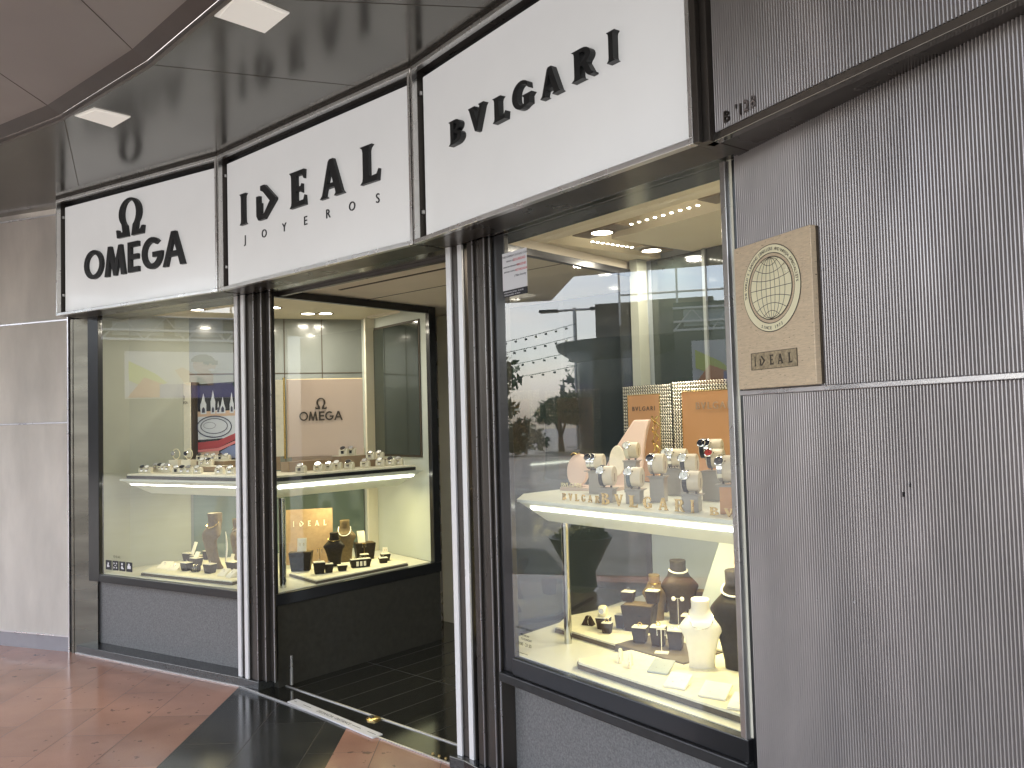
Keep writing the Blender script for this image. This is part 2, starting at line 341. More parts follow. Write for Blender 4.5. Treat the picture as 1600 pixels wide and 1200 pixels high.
G['Gr'] = [arc(.48, .5, .48, .5, 48, 300, 18)+[(.88, .10), (.88, .36), (1, .46), (.50, .46), (.60, .36), (.60, .16)]+arc(.50, .5, .25, .37, 290, 62, 14)+[(.70, .82), (.82, .66)]]
G['Dv'] = [[(.22, 1), (.44, 1), (1, .52), (1, .46), (.42, 0), (.10, 0), (0, .14), (0, .72), (.16, .72), (.16, .50), (.24, .50), (.24, .20), (.38, .14), (.70, .48), (.36, .80), (.22, .86)]]
G['J'] = None
def glyph(key, w_, h_, th):
    """extruded letter: x 0..w, y 0..h, z -th..0 (z towards the viewer)"""
    cu = bpy.data.curves.new('g', 'CURVE'); cu.dimensions = '2D'; cu.fill_mode = 'BOTH'; cu.extrude = th/2
    for pl in G[key]:
        sp = cu.splines.new('POLY'); sp.points.add(len(pl)-1); sp.use_cyclic_u = True
        for i, (a, b) in enumerate(pl): sp.points[i].co = (a*w_, b*h_, 0, 1)
    return curve_mb(cu, -th/2)
def curve_mb(cu, dz=0):
    o = bpy.data.objects.new('g', cu); S.collection.objects.link(o)
    dg = bpy.context.evaluated_depsgraph_get(); me = o.evaluated_get(dg).to_mesh()
    mb = MB(); mb.add([(v.co.x, v.co.y, v.co.z+dz) for v in me.vertices], [tuple(p.vertices) for p in me.polygons])
    o.evaluated_get(dg).to_mesh_clear(); bpy.data.objects.remove(o); bpy.data.curves.remove(cu); return mb
def text(s_, size, th=.0004, align='LEFT', space=1.0, shear=0):
    cu = bpy.data.curves.new('t', 'FONT'); cu.body = s_; cu.size = size; cu.extrude = th/2; cu.align_x = align
    cu.space_character = space; cu.shear = shear; cu.resolution_u = 3
    return curve_mb(cu, th/2)

# ------------------------------------------------------------------ ground
struct('ground', MB().add([(-120, -90, 0), (90, -90, 0), (90, 120, 0), (-120, 120, 0)], [(0, 1, 2, 3)]), M['floor'])
m = MB(); m.prism([tuple(AB.xy(-.10, .20)), tuple(AB.xy(1.614, .20)), tuple(BC.xy(.06, .20)), tuple(BC.xy(.06, .42)), tuple(AB.xy(1.5, .44)), tuple(AB.xy(-.10, .40))], .002, ZC)
struct('kerb', m, M['black_stone'], bevel=.004)
m = MB(); m.prism([tuple(BC.xy(1.77, .15)), tuple(CD.xy(.06, .17)), tuple(CD.xy(1.62, .17)), tuple(CD.xy(1.62, .42)), tuple(CD.xy(.12, .45)), tuple(BC.xy(1.77, .33))], .002, ZC)
struct('kerb', m, M['black_stone'], bevel=.004)
m = MB(); m.prism([tuple(BC.xy(-.119, .184)), tuple(BC.xy(1.769, .184)), tuple(BC.xy(1.96, .30)), tuple(BC.xy(1.96, 2.3)), tuple(BC.xy(-.5, 2.3)), tuple(BC.xy(-.5, 1.62)), tuple(BC.xy(.09, 1.62)), tuple(BC.xy(.06, .42))], .001, .004)
struct('doorway_floor', m, M['door_stone'])
m = MB()
for k in range(9): m.box(.2+.2*k, .203+.2*k, .36, 2.05, .004, .0055, BC)
m.box(.06, 1.96, .98, .983, .004, .0052, BC)
struct('doorway_floor_joints', m, M['grout'])
t = root('threshold_strip', 'thin bright metal strip crossing the dark doorway floor from column to column', 'floor strip', BC(.9, .35, .004))
t.part('track', MB().box(.0, 1.78, .352, .362, .0045, .0085, BC), M['metal_line'])
t = root('edge_strip', 'pale metal edge line between red paving and black stone kerb', 'floor strip', AB(.8, .19, .0))
t.part('kerb_edge', MB().box(-.10, 1.614, .192, .2, .001, .007, AB), M['metal_line'])
t.part('door_edge', MB().box(-.119, 1.769, .176, .184, .001, .0065, BC), M['metal_line'])

# ------------------------------------------------------------------ ribbed walls
def ribs(bay, s0, s1, z0, z1, e, pitch=.0097, depth=.0046, e1=None):
    n = int((s1-s0)/pitch)*6; top = []
    for i in range(n+1):
        s = s0+(s1-s0)*i/n; ph = i % 6; k = (0, 0, .10, .80, 1, .80)[ph]
        ee = e if e1 is None else e+(e1-e)*i/n
        top.append((s, ee-depth*k*1.7))
    mb = MB(); v = []; f = []
    for s, ee in top: v += [bay(s, ee, z0), bay(s, ee, z1)]
    for i in range(n): f.append((2*i, 2*i+2, 2*i+3, 2*i+1))
    mb.add(v, f)
    back = e+.06 if e1 is None else max(e, e1)+.06
    b = len(mb.v); mb.v += [bay(s0, back, z0), bay(s0, back, z1), bay(s1, back, z0), bay(s1, back, z1)]
    mb.f += [(b, b+2, b+3, b+1), (0, 1, b+1, b), (2*n, b+2, b+3, 2*n+1)]
    return mb
w_ = root('ribbed_wall', 'grey vertically ribbed metal wall right of the shop, with a brass plaque on it', 'wall', RW(1.4, 0, 0))
w_.part('ribbed_panel', ribs(RW, .012, 2.9, -.02, 1.655, 0), M['rib'])
w_.part('ribbed_panel', ribs(RW, .012, 2.9, 1.672, ZS+.01, 0), M['rib'])
for s_, z_, w_2, h_2 in ((.655, 1.408, .003, .010), (.632, 1.383, .003, .012)): w_.part('chip', MB().box(s_, s_+w_2, -.0085, -.004, z_, z_+h_2, RW), M['frame'])
for s_, z_, w_2, h_2 in ((.455, 1.085, .004, .012), (.315, 1.068, .003, .008), (.232, 1.070, .003, .009)): w_.part('dent', MB().add([RW(s_, -.006, z_), RW(s_+w_2*1.6, -.0095, z_+h_2*.5), RW(s_+w_2*.4, -.006, z_+h_2), RW(s_-w_2*.6, -.009, z_+h_2*.6)], [(0, 1, 2, 3)]), M['trim'])
w_.part('trim', MB().box(.006, 2.9, -.012, .03, 1.656, 1.671, RW), M['trim'], bevel=.002)
w_.part('backing', MB().box(-.03, 2.9, .061, .2, -.02, 3.3, RW), M['bronze'])
RU = Bay(RW.xy(.101, -.156), RW.xy(1.05, -.066))
w_.part('upper_ribbed_panel', ribs(RU, .0, 2.9, ZS+.028, 3.32, .0), M['rib'])
w_.part('lower_rail', MB().box(-.005, 2.9, -.012, .02, ZS, ZS+.024, RU), M['soffit'], bevel=.002)
m = MB(); m.prism([tuple(RU.xy(0.0, .0)), tuple(RU.xy(2.9, .0)), tuple(RU.xy(2.9, .40)), tuple(RU.xy(-.05, .26))], ZS+.002, ZS+.02)
w_.part('soffit', m, M['bronze'])
w_.part('edge_trim', MB().box(-.046, -.018, -.02, .06, ZC, ZS+.001, RW), M['steel'], bevel=.002)
w_.part('shadow_joint', MB().box(-.017, .006, .004, .05, ZC, ZS+.001, RW), M['frame'])

w_ = root('ribbed_wall', 'pale finely ribbed wall left of the shop with thin bright horizontal trims', 'wall', LW(-2, 0, 0))
for z0, z1, mm in ((.118, 1.660, 'rib_pale'), (1.672, 2.418, 'rib_pale'), (2.430, 3.214, 'rib_pale'), (3.226, 3.5, 'rib_pale')):
    w_.part('ribbed_panel', ribs(LW, -6, .700, z0, z1, 0, .0097, .0028), M[mm])
for z in (.108, 1.661, 2.419, 3.215): w_.part('trim', MB().box(-6, .700, -.010, .02, z, z+.010, LW), M['trim'])
w_.part('skirting', MB().box(-6, .700, .004, .03, 0, .107, LW), M['skirting'])
w_.part('edge_trim', MB().box(.701, .712, -.012, .06, 0, 3.3, LW), M['trim'])
w_.part('backing', MB().box(-6, .700, .062, .12, 0, 3.5, LW), M['bronze'])

# ------------------------------------------------------------------ shop signs
def sign(bay, label, name='shop_sign'):
    L = bay.L; t = root(name, label, 'sign', bay(L/2, .05, ZS), 'illuminated signs over the shop front')
    b, e = .004, L-.004; fw = .020; m = MB()
    m.box(b, e, 0, .030, ZS, ZS+fw, bay); m.box(b, e, 0, .030, ZT-fw, ZT, bay)
    m.box(b, b+.014, 0, .030, ZS+fw, ZT-fw, bay); m.box(e-fw*.8, e, 0, .030, ZS+fw, ZT-fw, bay)
    t.part('frame', m, M['steel'], bevel=.002)
    m = MB(); m.box(b, b+.010, .031, .095, ZS+.002, ZT-.002, bay); m.box(e-.010, e, .031, .095, ZS+.002, ZT-.002, bay)
    m.box(b+.011, e-.011, .031, .095, ZS+.002, ZS+.010, bay); m.box(b+.011, e-.011, .031, .095, ZT-.012, ZT-.002, bay)
    t.part('return', m, M['bronze'])
    m = MB(); m.box(b+.012, e-.012, .072, .076, ZS+.011, ZT-.014, bay); t.part('shadow_gap', m, M['frame'])
    m = MB(); m.box(b+.038, e-.014, .045, .070, ZS+.028, ZT-.050, bay); t.part('light_panel', m, M['signwhite'], bevel=.004)
    m = MB(); m.box(b, e, .096, .20, ZS+.004, ZT-.004, bay); t.part('housing', m, M['bronze'])
    m = MB(); m.box(b, e, .002, .03, ZT+.001, ZT+.016, bay); t.part('top_cap', m, M['bronze'])
    for z in (ZS+.14, ZT-.13):
        c = MB(); c.box(b+.014, b+.028, .036, .050, z, z+.018, bay); t.part('clip', c, M['steel'], bevel=.002)
    return t
def seat(bay, e):
    # from measurements taken on the frame's front plane to the plane e behind it (survey point: eye at the origin, 1.6 m up)
    Sx, D = -bay.P.dot(bay.d), bay.P.dot(bay.n); k = e/(D+e)
    return lambda q: (q-Sx*k)/(1-k), lambda z: 1.6+(z-1.6)/(1-k)
def letters(t, bay, items, z, dp, th, mt, name='letter', sub=None):
    fs, fz = seat(bay, .0448-th); bs, bz = seat(bay, .0448)
    for key, s0, s1, z0, z1 in items:
        a, b, c, d = fs(s0), bs(s1), bz(z0), fz(z1)
        g = glyph(key, b-a, d-c, th); mb = MB().mesh(g, bay.face(a, .0448-th, c)); t.part(name, mb, mt)
t = sign(AB, 'white lit sign with a black horseshoe letter above the word OMEGA, leftmost sign')
letters(t, AB, [('O', .339, .578, 2.626, 2.832), ('M', .571, .821, 2.624, 2.832), ('E', .822, .962, 2.626, 2.832), ('G', .969, 1.201, 2.622, 2.836), ('A', 1.180, 1.417, 2.620, 2.846)], 0, 0, .020, M['letter'])
letters(t, AB, [('Om', .701, 1.018, 2.868, 3.130)], 0, 0, .020, M['letter'], 'emblem')
t = sign(BC, 'white lit sign reading IDEAL JOYEROS in black, above the doorway')
letters(t, BC, [('I', .258, .356, 2.765, 2.955), ('Dv', .439, .667, 2.758, 2.960), ('Er', .774, .947, 2.763, 2.965), ('Ar', 1.051, 1.279, 2.758, 2.962), ('Lr', 1.389, 1.555, 2.764, 2.960)], 0, 0, .019, M['letter'])
_js, _jz = seat(BC, .044)
for i, ch in enumerate('JOYEROS'):
    mb = text(ch, .068, .004, 'CENTER'); s_ = _js(.322+i*(1.525-.322)/6)
    t.part('small_letter', MB().mesh(mb, BC.face(s_, .0440, _jz(2.659))), M['letter'])
t = sign(CD, 'white lit sign reading BVLGARI in black roman letters, nearest sign')
letters(t, CD, [('Br', .315, .454, 2.770, 2.889), ('Vr', .466, .615, 2.778, 2.900), ('Lr', .638, .758, 2.771, 2.886), ('Gr', .768, .922, 2.772, 2.898), ('Ar', .939, 1.085, 2.770, 2.893), ('Rr', 1.115, 1.255, 2.772, 2.896), ('I', 1.295, 1.362, 2.778, 2.899)], 0, 0, .027, M['letter'])
m = MB(); m.box(CD.L-.004, CD.L+.045, .02, .28, ZS, ZT, CD); t.part('end_cap', m, M['bronze'], bevel=.002)
m = MB(); m.box(CD.L-.003, CD.L+.020, .0, .018, ZS, ZT, CD); t.part('end_rail', m, M['bronze'], bevel=.002)
# steel soffit under the signs
sof = root('steel_soffit', 'dark reflecting steel soffit under the three signs', 'soffit', BC(.9, .2, ZS))
poly = [AB.xy(-.02, .04), AB.xy(AB.L, .04), BC.xy(BC.L, .04), CD.xy(CD.L+.04, .04), CD.xy(CD.L+.10, .40), CD.xy(.18, .40), BC.xy(1.86, .34), BC.xy(.03, .34), AB.xy(1.62, .45), AB.xy(-.08, .45)]
sof.part('panel', MB().prism([tuple(p) for p in poly], ZS+.006, ZS+.03), M['soffit'])
sof.part('track_lip', MB().box(.05, 1.84, .341, .37, ZS-.012, ZS+.03, BC), M['bronze'])

# ------------------------------------------------------------------ columns
def column(label, loc, fins, body, strips):
    t = root('steel_column', label, 'column', loc, 'dark steel columns either side of the doorway')
    for bay, s0, s1, e0, e1 in fins: t.part('bright_fin', MB().box(s0, s1, e0, e1, ZC, ZS+.004, bay), M['fin'], bevel=.002)
    for bay, s0, s1, e0, e1 in body: t.part('channel', MB().box(s0, s1, e0, e1, ZC, ZS+.004, bay), M['bronze'], bevel=.003)
    for bay, s0, s1, e0, e1 in strips: t.part('thin_edge', MB().box(s0, s1, e0, e1, ZC, ZS+.004, bay), M['trim'])
    return t
column('dark steel column with two bright vertical fins, left of the doorway', BC(-.05, .25, ZC),
       [(BC, -.158, -.120, .192, .204), (BC, -.078, -.040, .192, .204)],
       [(BC, -.158, -.040, .2045, .32), (BC, -.0395, .040, .212, .318), (BC, .041, .095, .235, .292), (BC, .096, .150, .262, .274), (BC, -.117, .02, .321, .345)],
       [(BC, .038, .0405, .210, .213), (BC, .093, .0955, .230, .234), (BC, .148, .151, .256, .261)])
column('dark steel column with two bright vertical fins, right of the doorway', BC(1.9, .25, ZC),
       [(BC, 1.794, 1.826, .180, .192), (BC, 1.873, 1.902, .180, .192)],
       [(BC, 1.794, 1.905, .1925, .30), (CD, .135, .185, .204, .28), (CD, .186, .262, .214, .30), (CD, .263, .292, .225, .299)],
       [(CD, .183, .1855, .198, .2035), (CD, .260, .2625, .208, .2135), (CD, .290, .2925, .218, .2245)])
t = root('door_pull', 'small steel door catch low beside the left column', 'door catch', BC(.13, .37, .06))
t.part('plate', MB().box(.160, .178, .352, .366, .02, .20, BC), M['steel'], bevel=.003)
t = root('floor_bolt', 'round worn brass floor bolt on the doorway threshold line', 'floor bolt', BC(1.02, .33, .004))
m = MB(); c = BC(1.00, .325, .0045); m.lathe([(.040, 0), (.040, .004), (.030, .009), (.008, .010)], 20, c); t.part('disc', m, M['brass'], smooth=True)
m = MB(); m.lathe([(.013, .0), (.012, .013), (.004, .015)], 12, (c[0]-.012, c[1]+.008, c[2]+.004)); t.part('keyhole', m, M['strap_black'])
for k in range(3):
    c = BC(1.60+.045*k, .205, .0045); o = MB().lathe([(.008, 0), (.007, .006), (.003, .008)], 10, (0, 0, 0)).build('floor_stud', M['brass']); o.location = c
    tag(o, 'tiny brass stud in a row of three on the threshold by the right column', 'stud', 'three brass studs on the threshold')

# ------------------------------------------------------------------ doorway
t = root('doorway', 'recessed dark shop doorway between the two display windows, cream ceiling inside', 'doorway', BC(.95, 1.2, 0))
t.part('ceiling', MB().prism([tuple(BC.xy(*p)) for p in ((.112, .372), (1.938, .372), (1.938, 1.66), (2.4, 1.66), (2.4, 2.3), (-.7, 2.3), (-.7, 1.68), (.06, 1.68))], 2.452, 2.50), M['doorceil'])
t.part('slot', MB().box(.33, 1.96, .640, .662, 2.4485, 2.4515, BC), M['engrave'])
t.part('seam', MB().box(.10, 1.96, 1.05, 1.056, 2.4495, 2.4515, BC), M['engrave'])
t.part('back_wall', MB().box(-.7, 2.5, 2.16, 2.2, .004, 2.451, BC), M['darkglass'])
t.part('jamb', MB().box(-.312, -.300, 2.00, 2.159, .006, 2.451, BC), M['trim'])
t.part('jamb', MB().box(-.285, .02, 2.06, 2.158, .006, 2.451, BC), M['cream'])
t.part('jamb', MB().box(.06, .09, 2.02, 2.158, .006, 2.451, BC), M['bronze'])
t.part('side_wall', MB().box(-.72, -.70, 1.66, 2.159, .006, 2.451, BC), M['cream'])

# ------------------------------------------------------------------ display windows
K0 = Vector((-2.54, 6.52)); K1 = Vector((-1.25, 6.92)); SB = Vector((-.613, 6.10)); SF = Vector((-1.4746, 5.1217))
BK = Bay(K0, K1); RT = Bay(K1, SB); ZI = 2.47
wl = root('display_window', 'left shop display window wrapping round into the doorway, watches above and jewellery below', 'shop window', AB(.9, .6, 0), None)
def pane(t, bay, s0, s1, e, z0=ZL, z1=ZS, mt_='glass'): t.part('glass_pane', MB().add([bay(s0, e, z0), bay(s1, e, z0), bay(s1, e, z1), bay(s0, e, z1)], [(0, 1, 2, 3)]), M[mt_])
pane(wl, AB, .125, 1.60, .25); pane(wl, SG, .0, 1.30, 0, mt_='side_glass')
m = MB(); m.box(.0, .125, .235, .275, ZL-.055, ZS+.006, AB); m.box(.126, 1.60, .235, .275, ZL-.055, ZL-.002, AB); wl.part('black_frame', m, M['frame'], bevel=.003)
m = MB(); m.box(-.02, 1.37, -.02, .02, ZL-.075, ZL-.003, SG); m.box(1.302, 1.37, -.02, .02, ZL-.002, 2.448, SG); m.box(.0, 1.301, -.018, .02, 2.400, 2.448, SG); m.box(-.02, .0, -.02, .02, ZL-.002, 2.448, SG)
wl.part('side_frame', m, M['frame'], bevel=.003)
wl.part('steel_reveal', MB().box(-.004, .004, -.02, .234, .0, ZS+.004, Bay(AB.xy(-.128, .215), AB.xy(-.128+1.0, .215+.28))), M['reveal'])
m = MB(); m.prism([tuple(AB.xy(-.145, .20)), tuple(AB.xy(-.137, .19)), tuple(AB.xy(.006, .30)), tuple(AB.xy(.0, .31))], .0, ZS+.004); wl.part('steel_reveal', m, M['reveal'])
wl.part('granite_base', MB().box(-.06, 1.61, .325, .42, ZC+.001, ZL-.056, AB), M['granite'])
wl.part('side_base', MB().box(.0, 1.37, -.005, .04, .0045, ZL-.076, SG), mat('dark painted base', (.030, .028, .022), .45, 0, noise=(30, .2)))
pl = [AB.xy(.10, .276), AB.xy(1.60, .276), SG.xy(.0, .021), SG.xy(1.30, .021), K1, K0, AB.xy(.10, .50)]
m = MB(); m.prism([tuple(p) for p in pl], ZL-.05, ZL); wl.part('plinth', m, M['plinth'])
def wallseg(P, Q, z0=ZL, z1=ZI+.1, th=.02):
    b = Bay(P, Q); n = b.n; m = MB(); m.prism([tuple(Vector(P)), tuple(Vector(Q)), tuple(Vector(Q)+n*th), tuple(Vector(P)+n*th)], z0+.0005, z1); return m
wl.part('side_wall', wallseg(AB.xy(.118, .278), AB.xy(.10, .50)), M['olive'])
wl.part('side_wall', wallseg(AB.xy(.10, .50), K0), M['olive'])
wl.part('back_wall', wallseg(K0, K1), M['greyback'])
wl.part('right_wall', wallseg(K1, SB), mat('pale grey green wall', (.50, .53, .48), .6, noise=(2, .04)))
m = MB(); m.prism([tuple(p) for p in [AB.xy(-.05, .276), AB.xy(1.64, .276), BC.xy(.10, .376), SG.xy(1.33, .021), K1+Vector((.05, .08)), K0+Vector((-.1, .1)), AB.xy(-.05, .50)]], ZI, ZI+.03); wl.part('ceiling', m, M['cream2'])
# panel joints and mirror
for s_ in (.33, .72, 1.02): wl.part('panel_joint', MB().box(s_, s_+.008, -.004, -.001, ZL, ZI, BK), M['engrave'])
wl.part('panel_joint', MB().box(.0, BK.L, -.004, -.001, 2.02, 2.028, BK), M['engrave'])
wl.part('lower_back_glass', MB().box(.02, BK.L-.01, -.012, -.005, ZL+.002, 1.16, BK), M['greenglass'])
m = MB(); m.box(.084, .933, -.010, -.001, 1.335, 2.372, RT); wl.part('mirror_frame', m, M['engrave'])
wl.part('mirror', MB().box(.10, .917, -.014, -.011, 1.352, 2.355, RT), M['darkglass'])
# hanging light shelf (inverted trough)
def shelf(t, outer, inner, z0, z1, led, mtl=None):
    n = len(outer); m = MB()
    m.prism([tuple(p) for p in outer], z1-.012, z1); m.prism([tuple(p) for p in [(Vector(a)*.9+Vector(b)*.1) for a, b in zip(outer, inner)]], z1-.016, z1-.0125)
    r0 = [(*(Vector(a)*.88+Vector(b)*.12), z1-.0165) for a, b in zip(outer, inner)]; r1 = [(*b, z0) for b in inner]
    m.loft([r0, r1]); return t.part('shelf', m, M['shelf'])
corner = AB.xy(1.42, .345)
so_ = [AB.xy(.215, .34), AB.xy(1.50, .34), SG.xy(.04, .08), SG.xy(1.28, .07), SG.xy(1.18, .62), AB.xy(.60, 1.05), AB.xy(.24, .66)]
si_ = [AB.xy(.42, .45), AB.xy(1.46, .45), SG.xy(.10, .20), SG.xy(1.15, .19), SG.xy(1.08, .52), AB.xy(.70, .95), AB.xy(.42, .70)]
sh = shelf(wl, so_, si_, 1.138, 1.245, None)
def ledstrip(t, par, bay, s0, s1, e0, z0, z1, slope):
    m = MB(); m.add([bay(s0, e0, z0), bay(s1, e0, z0), bay(s1, e0-slope, z1), bay(s0, e0-slope, z1)], [(0, 1, 2, 3)]); return t.part('led_strip', m, M['led'], par)
ledstrip(wl, sh, AB, .285, 1.47, .383, 1.200, 1.212, .012)
ledstrip(wl, sh, SG, .09, 1.225, .108, 1.200, 1.212, .012)
def lamp(name, loc, e, size, col=(1, .90, .74), typ='AREA', rot=(0, 0, 0)):
    l = bpy.data.lights.new(name, typ); l.energy = e; l.color = col
    if typ == 'AREA': l.shape = 'DISK'; l.size = size
    else: l.shadow_soft_size = size
    o = bpy.data.objects.new(name, l); S.collection.objects.link(o); o.location = loc; o.rotation_euler = rot; return o
def downlight(t, x, y, z, r=.055, e=6):
    m = MB(); m.lathe([(r+.014, 0), (r+.014, -.004), (r, -.005), (r, 0)], 24, (x, y, z)); p = t.part('downlight', m, M['spotring'])
    m = MB(); m.lathe([(r-.001, -.001), (r-.001, -.003)], 24, (x, y, z)); t.part('bulb', m, M['spot'], p)
    lamp('downlight_lamp', (x, y, z-.02), e, r*1.6)
EL = .72
for x, y in ((-1.577, 6.688-.25), (-1.443, 6.45), (-1.735, 6.05), (-2.30, 6.05), (-1.25, 5.75)): downlight(wl, x, y, ZI-.0005, .05, EL)
# lamps under the shelf light the lower display
LOWC = (1, .87, .46)
for x, y in ((-2.25, 6.05), (-1.80, 5.95), (-1.35, 5.95), (-1.0, 6.05)): lamp('shelf_lamp', (x, y, 1.125), .55, .10, LOWC)

wr = root('display_window', 'right shop display window with orange boards above and jewellery busts below', 'shop window', CD(.9, .8, 0), None)
pane(wr, CD, .378, 1.602, .235); pane(wr, BC, 0, 0, 0) if False else None
SR0, SR1 = BC.xy(1.955, .30), BC.xy(1.955, 1.60)
SRb = Bay(SR0, SR1)
wr.part('glass_pane', MB().add([(SR0.x, SR0.y, ZL), (SR1.x, SR1.y, ZL), (SR1.x, SR1.y, ZS+.03), (SR0.x, SR0.y, ZS+.03)], [(0, 1, 2, 3)]), M['side_glass'])
m = MB(); m.box(.38, 1.602, .220, .262, ZL-.075, ZL-.002, CD); m.box(.293, .379, .236, .262, ZL-.075, ZS+.004, CD); wr.part('black_frame', m, M['frame'], bevel=.003)
m = MB(); m.box(1.935, 1.975, .32, 1.62, ZL-.075, ZL-.003, BC); m.box(1.935, 1.975, 1.601, 1.64, ZL-.002, 2.448, BC); m.box(1.94, 1.97, .32, 1.60, 2.41, 2.448, BC); wr.part('side_frame', m, M['frame'], bevel=.003)
wr.part('granite_base', MB().box(.10, 1.61, .30, .42, ZC+.001, ZL-.085, CD), M['granite'])
wr.part('sill', MB().box(.30, 1.605, .205, .30, ZL-.115, ZL-.0755, CD), mat('dark sill', (.030, .030, .030), .35, .2, noise=(20, .15)), bevel=.004)
wr.part('side_base', MB().box(1.94, 1.97, .46, 1.62, .0045, ZL-.076, BC), M['black_stone'])
pl = [CD.xy(.37, .263), CD.xy(1.605, .263), CD.xy(1.605, 1.62), SR1, BC.xy(1.976, .36)]
wr.part('plinth', MB().prism([tuple(p) for p in pl], ZL-.05, ZL), M['plinth'])
wr.part('back_wall', wallseg(SR1+Vector((.02, -.01)), CD.xy(1.62, 1.60)), M['paleblue'])
wr.part('right_wall', wallseg(CD.xy(1.607, .24), CD.xy(1.607, 1.60)), M['cream'])
# ceiling with the lit groove
Zr = 2.50
m = MB(); m.box(-.25, 1.62, .262, .76, Zr, Zr+.02, CD); wr.part('ceiling', m, M['cream2'])
m = MB(); m.box(.30, 1.62, .98, 1.62, Zr-.006, Zr+.02, CD); wr.part('dropped_ceiling', m, M['cream2'])
m = MB(); m.box(-.30, .05, .761, 1.62, Zr+.001, Zr+.02, CD); wr.part('ceiling', m, M['cream2'])
m = MB(); m.box(-.30, 1.62, .72, 1.62, Zr+.13, Zr+.15, CD); wr.part('groove_top', m, M['cream2'])
for a in ((-.3, 1.62, .745, .759), (.30, 1.62, .981, .995)): wr.part('groove_side', MB().box(*a, Zr+.0205, Zr+.129, CD), M['cream2'])
wr.part('groove_side', MB().box(.30, .314, .996, 1.62, Zr+.0205, Zr+.129, CD), M['cream2'])
wr.part('groove_side', MB().box(.03, .05, .76, 1.62, Zr+.0205, Zr+.129, CD), M['cream2'])
def housing(t, s, e, w1, w2): t.part('light_housing', MB().box(s-w1, s+w1, e-w2, e+w2, Zr+.008, Zr+.014, CD), M['spotring'])
for s_, e_, w1, w2 in ((.35, .865, .15, .06), (1.15, .865, .15, .06), (.17, 1.41, .05, .12)):
    housing(wr, s_, e_, w1, w2); p = CD.xy(s_, e_); downlight(wr, p.x, p.y, Zr+.006, .052, 1.1)
for k in range(9):
    for (s_, e_) in ((.55+.05*k, .865), (.17, .97+.036*k)):
        p = CD.xy(s_, e_); m = MB(); m.lathe([(.008, 0), (.008, -.003)], 10, (p.x, p.y, Zr+.006)); wr.part('spot_led', m, M['spot'])
lamp('inner_lamp', CD(.9, 1.2, 2.45), 1.1, .2)
# white pilaster and dark green glass behind
wr.part('pilaster', MB().box(-.09, -.03, 1.50, 1.58, 1.262, Zr+.12, CD), M['olive'])
wr.part('back_glass', MB().box(.0, 1.60, 1.585, 1.597, 1.26, 2.49, CD), M['darkglass'])
wr.part('back_post', MB().box(.38, .40, 1.57, 1.584, 1.262, 2.49, CD), M['greyback'])
# shelf
so2 = [CD.xy(.34, .30), CD.xy(1.604, .30), CD.xy(1.604, 1.45), CD.xy(.0, 1.45), BC.xy(2.01, .45)]
si2 = [CD.xy(.42, .41), CD.xy(1.604, .41), CD.xy(1.604, 1.30), CD.xy(.12, 1.30), BC.xy(2.10, .55)]
sh2 = shelf(wr, so2, si2, 1.145, 1.245, None)
ledstrip(wr, sh2, CD, .40, 1.595, .338, 1.200, 1.212, .012)
for s_, e_ in ((1.15, .6), (.8, .85), (1.35, .9), (.5, 1.0)): lamp('shelf_lamp', CD(s_, e_, 1.135), .62, .10, LOWC)
wr.part('post', MB().lathe([(.0175, ZL), (.0175, 1.146)], 14, (.224, 3.821, 0)), M['chrome'], smooth=True)
wl.part('post', MB().lathe([(.022, ZL), (.022, 1.14)], 14, (-1.486, 5.301, 0)), M['chrome'], smooth=True)
wl.part('post', MB().lathe([(.016, ZL), (.016, 1.14)], 14, (-2.08, 6.25, 0)), M['chrome'], smooth=True)
# stickers on the glass
def decal(name, label, cat, bay, s0, s1, z0, z1, e, base, items, group=None):
    t = root(name, label, cat, bay(s0, e, z0), group)
    if base: t.part('backing', MB().box(s0, s1, e-.0012, e-.0004, z0, z1, bay), M[base])
    for nm, mb, x, y, mt_ in items: t.part(nm, MB().mesh(mb, bay.face(s0+x, e-.0016, z0+y)), M[mt_])
    return t
W_, H_ = .173, .165
its = [('text', text('ETNECOMMENT DOTADO CON', .0125, align='CENTER'), W_/2, H_-.022, 'black_print'), ('text', text('MEDIDAS DE', .009), .030, H_-.042, 'black_print'), ('red_text', text('SEGURIDAD', .016), .078, H_-.044, 'red_print'),
       ('text', text('GRABACION PERMANENTE DE', .0085), .006, H_-.066, 'black_print'), ('red_text', text('IMAGENES', .014), .104, H_-.068, 'red_print'),
       ('text', text('APERTURA CONTROL', .0085), .010, H_-.088, 'black_print'), ('red_text', text('RETARDADA', .014), .094, H_-.090, 'red_print'), ('signature', text('( Palau Security', .013, shear=.3), .085, H_-.112, 'black_print')]
t = decal('security_notice', 'small white security notice with red words, stuck top left of the right window', 'notice', CD, .368, .368+W_, 2.165, 2.165+H_, .235, 'white_print', its)
t.part('dark_footer', MB().box(.368, .368+W_, .2337, .2345, 2.135, 2.1645, CD), M['black_print'])
for k, q in enumerate(('INTERVENCION CENTRAL   902 100 200', 'CENTRAL ALARMAS   902 100 201')): t.part('footer_text', MB().mesh(text(q, .0078), CD.face(.376, .2334, 2.152-.011*k)), M['white_print'])
decal('opening_hours', 'opening hours 10:00 - 21:30 printed small at the bottom left of the right window', 'notice', CD, .40, .52, .60, .78, .235, None,
      [('hours', text('10:00 - 21:30', .020, space=.95), .0, .035, 'black_print'), ('text', text('MONDAY', .013), .03, .075, 'black_print'), ('text', text('TO SUNDAY', .013), .03, .060, 'black_print'), ('text', text('DE LUNES A DOMINGO', .010), .0, .105, 'black_print'), ('small_text', text('www.idealjoyeros.com', .008), .0, .0, 'black_print')])
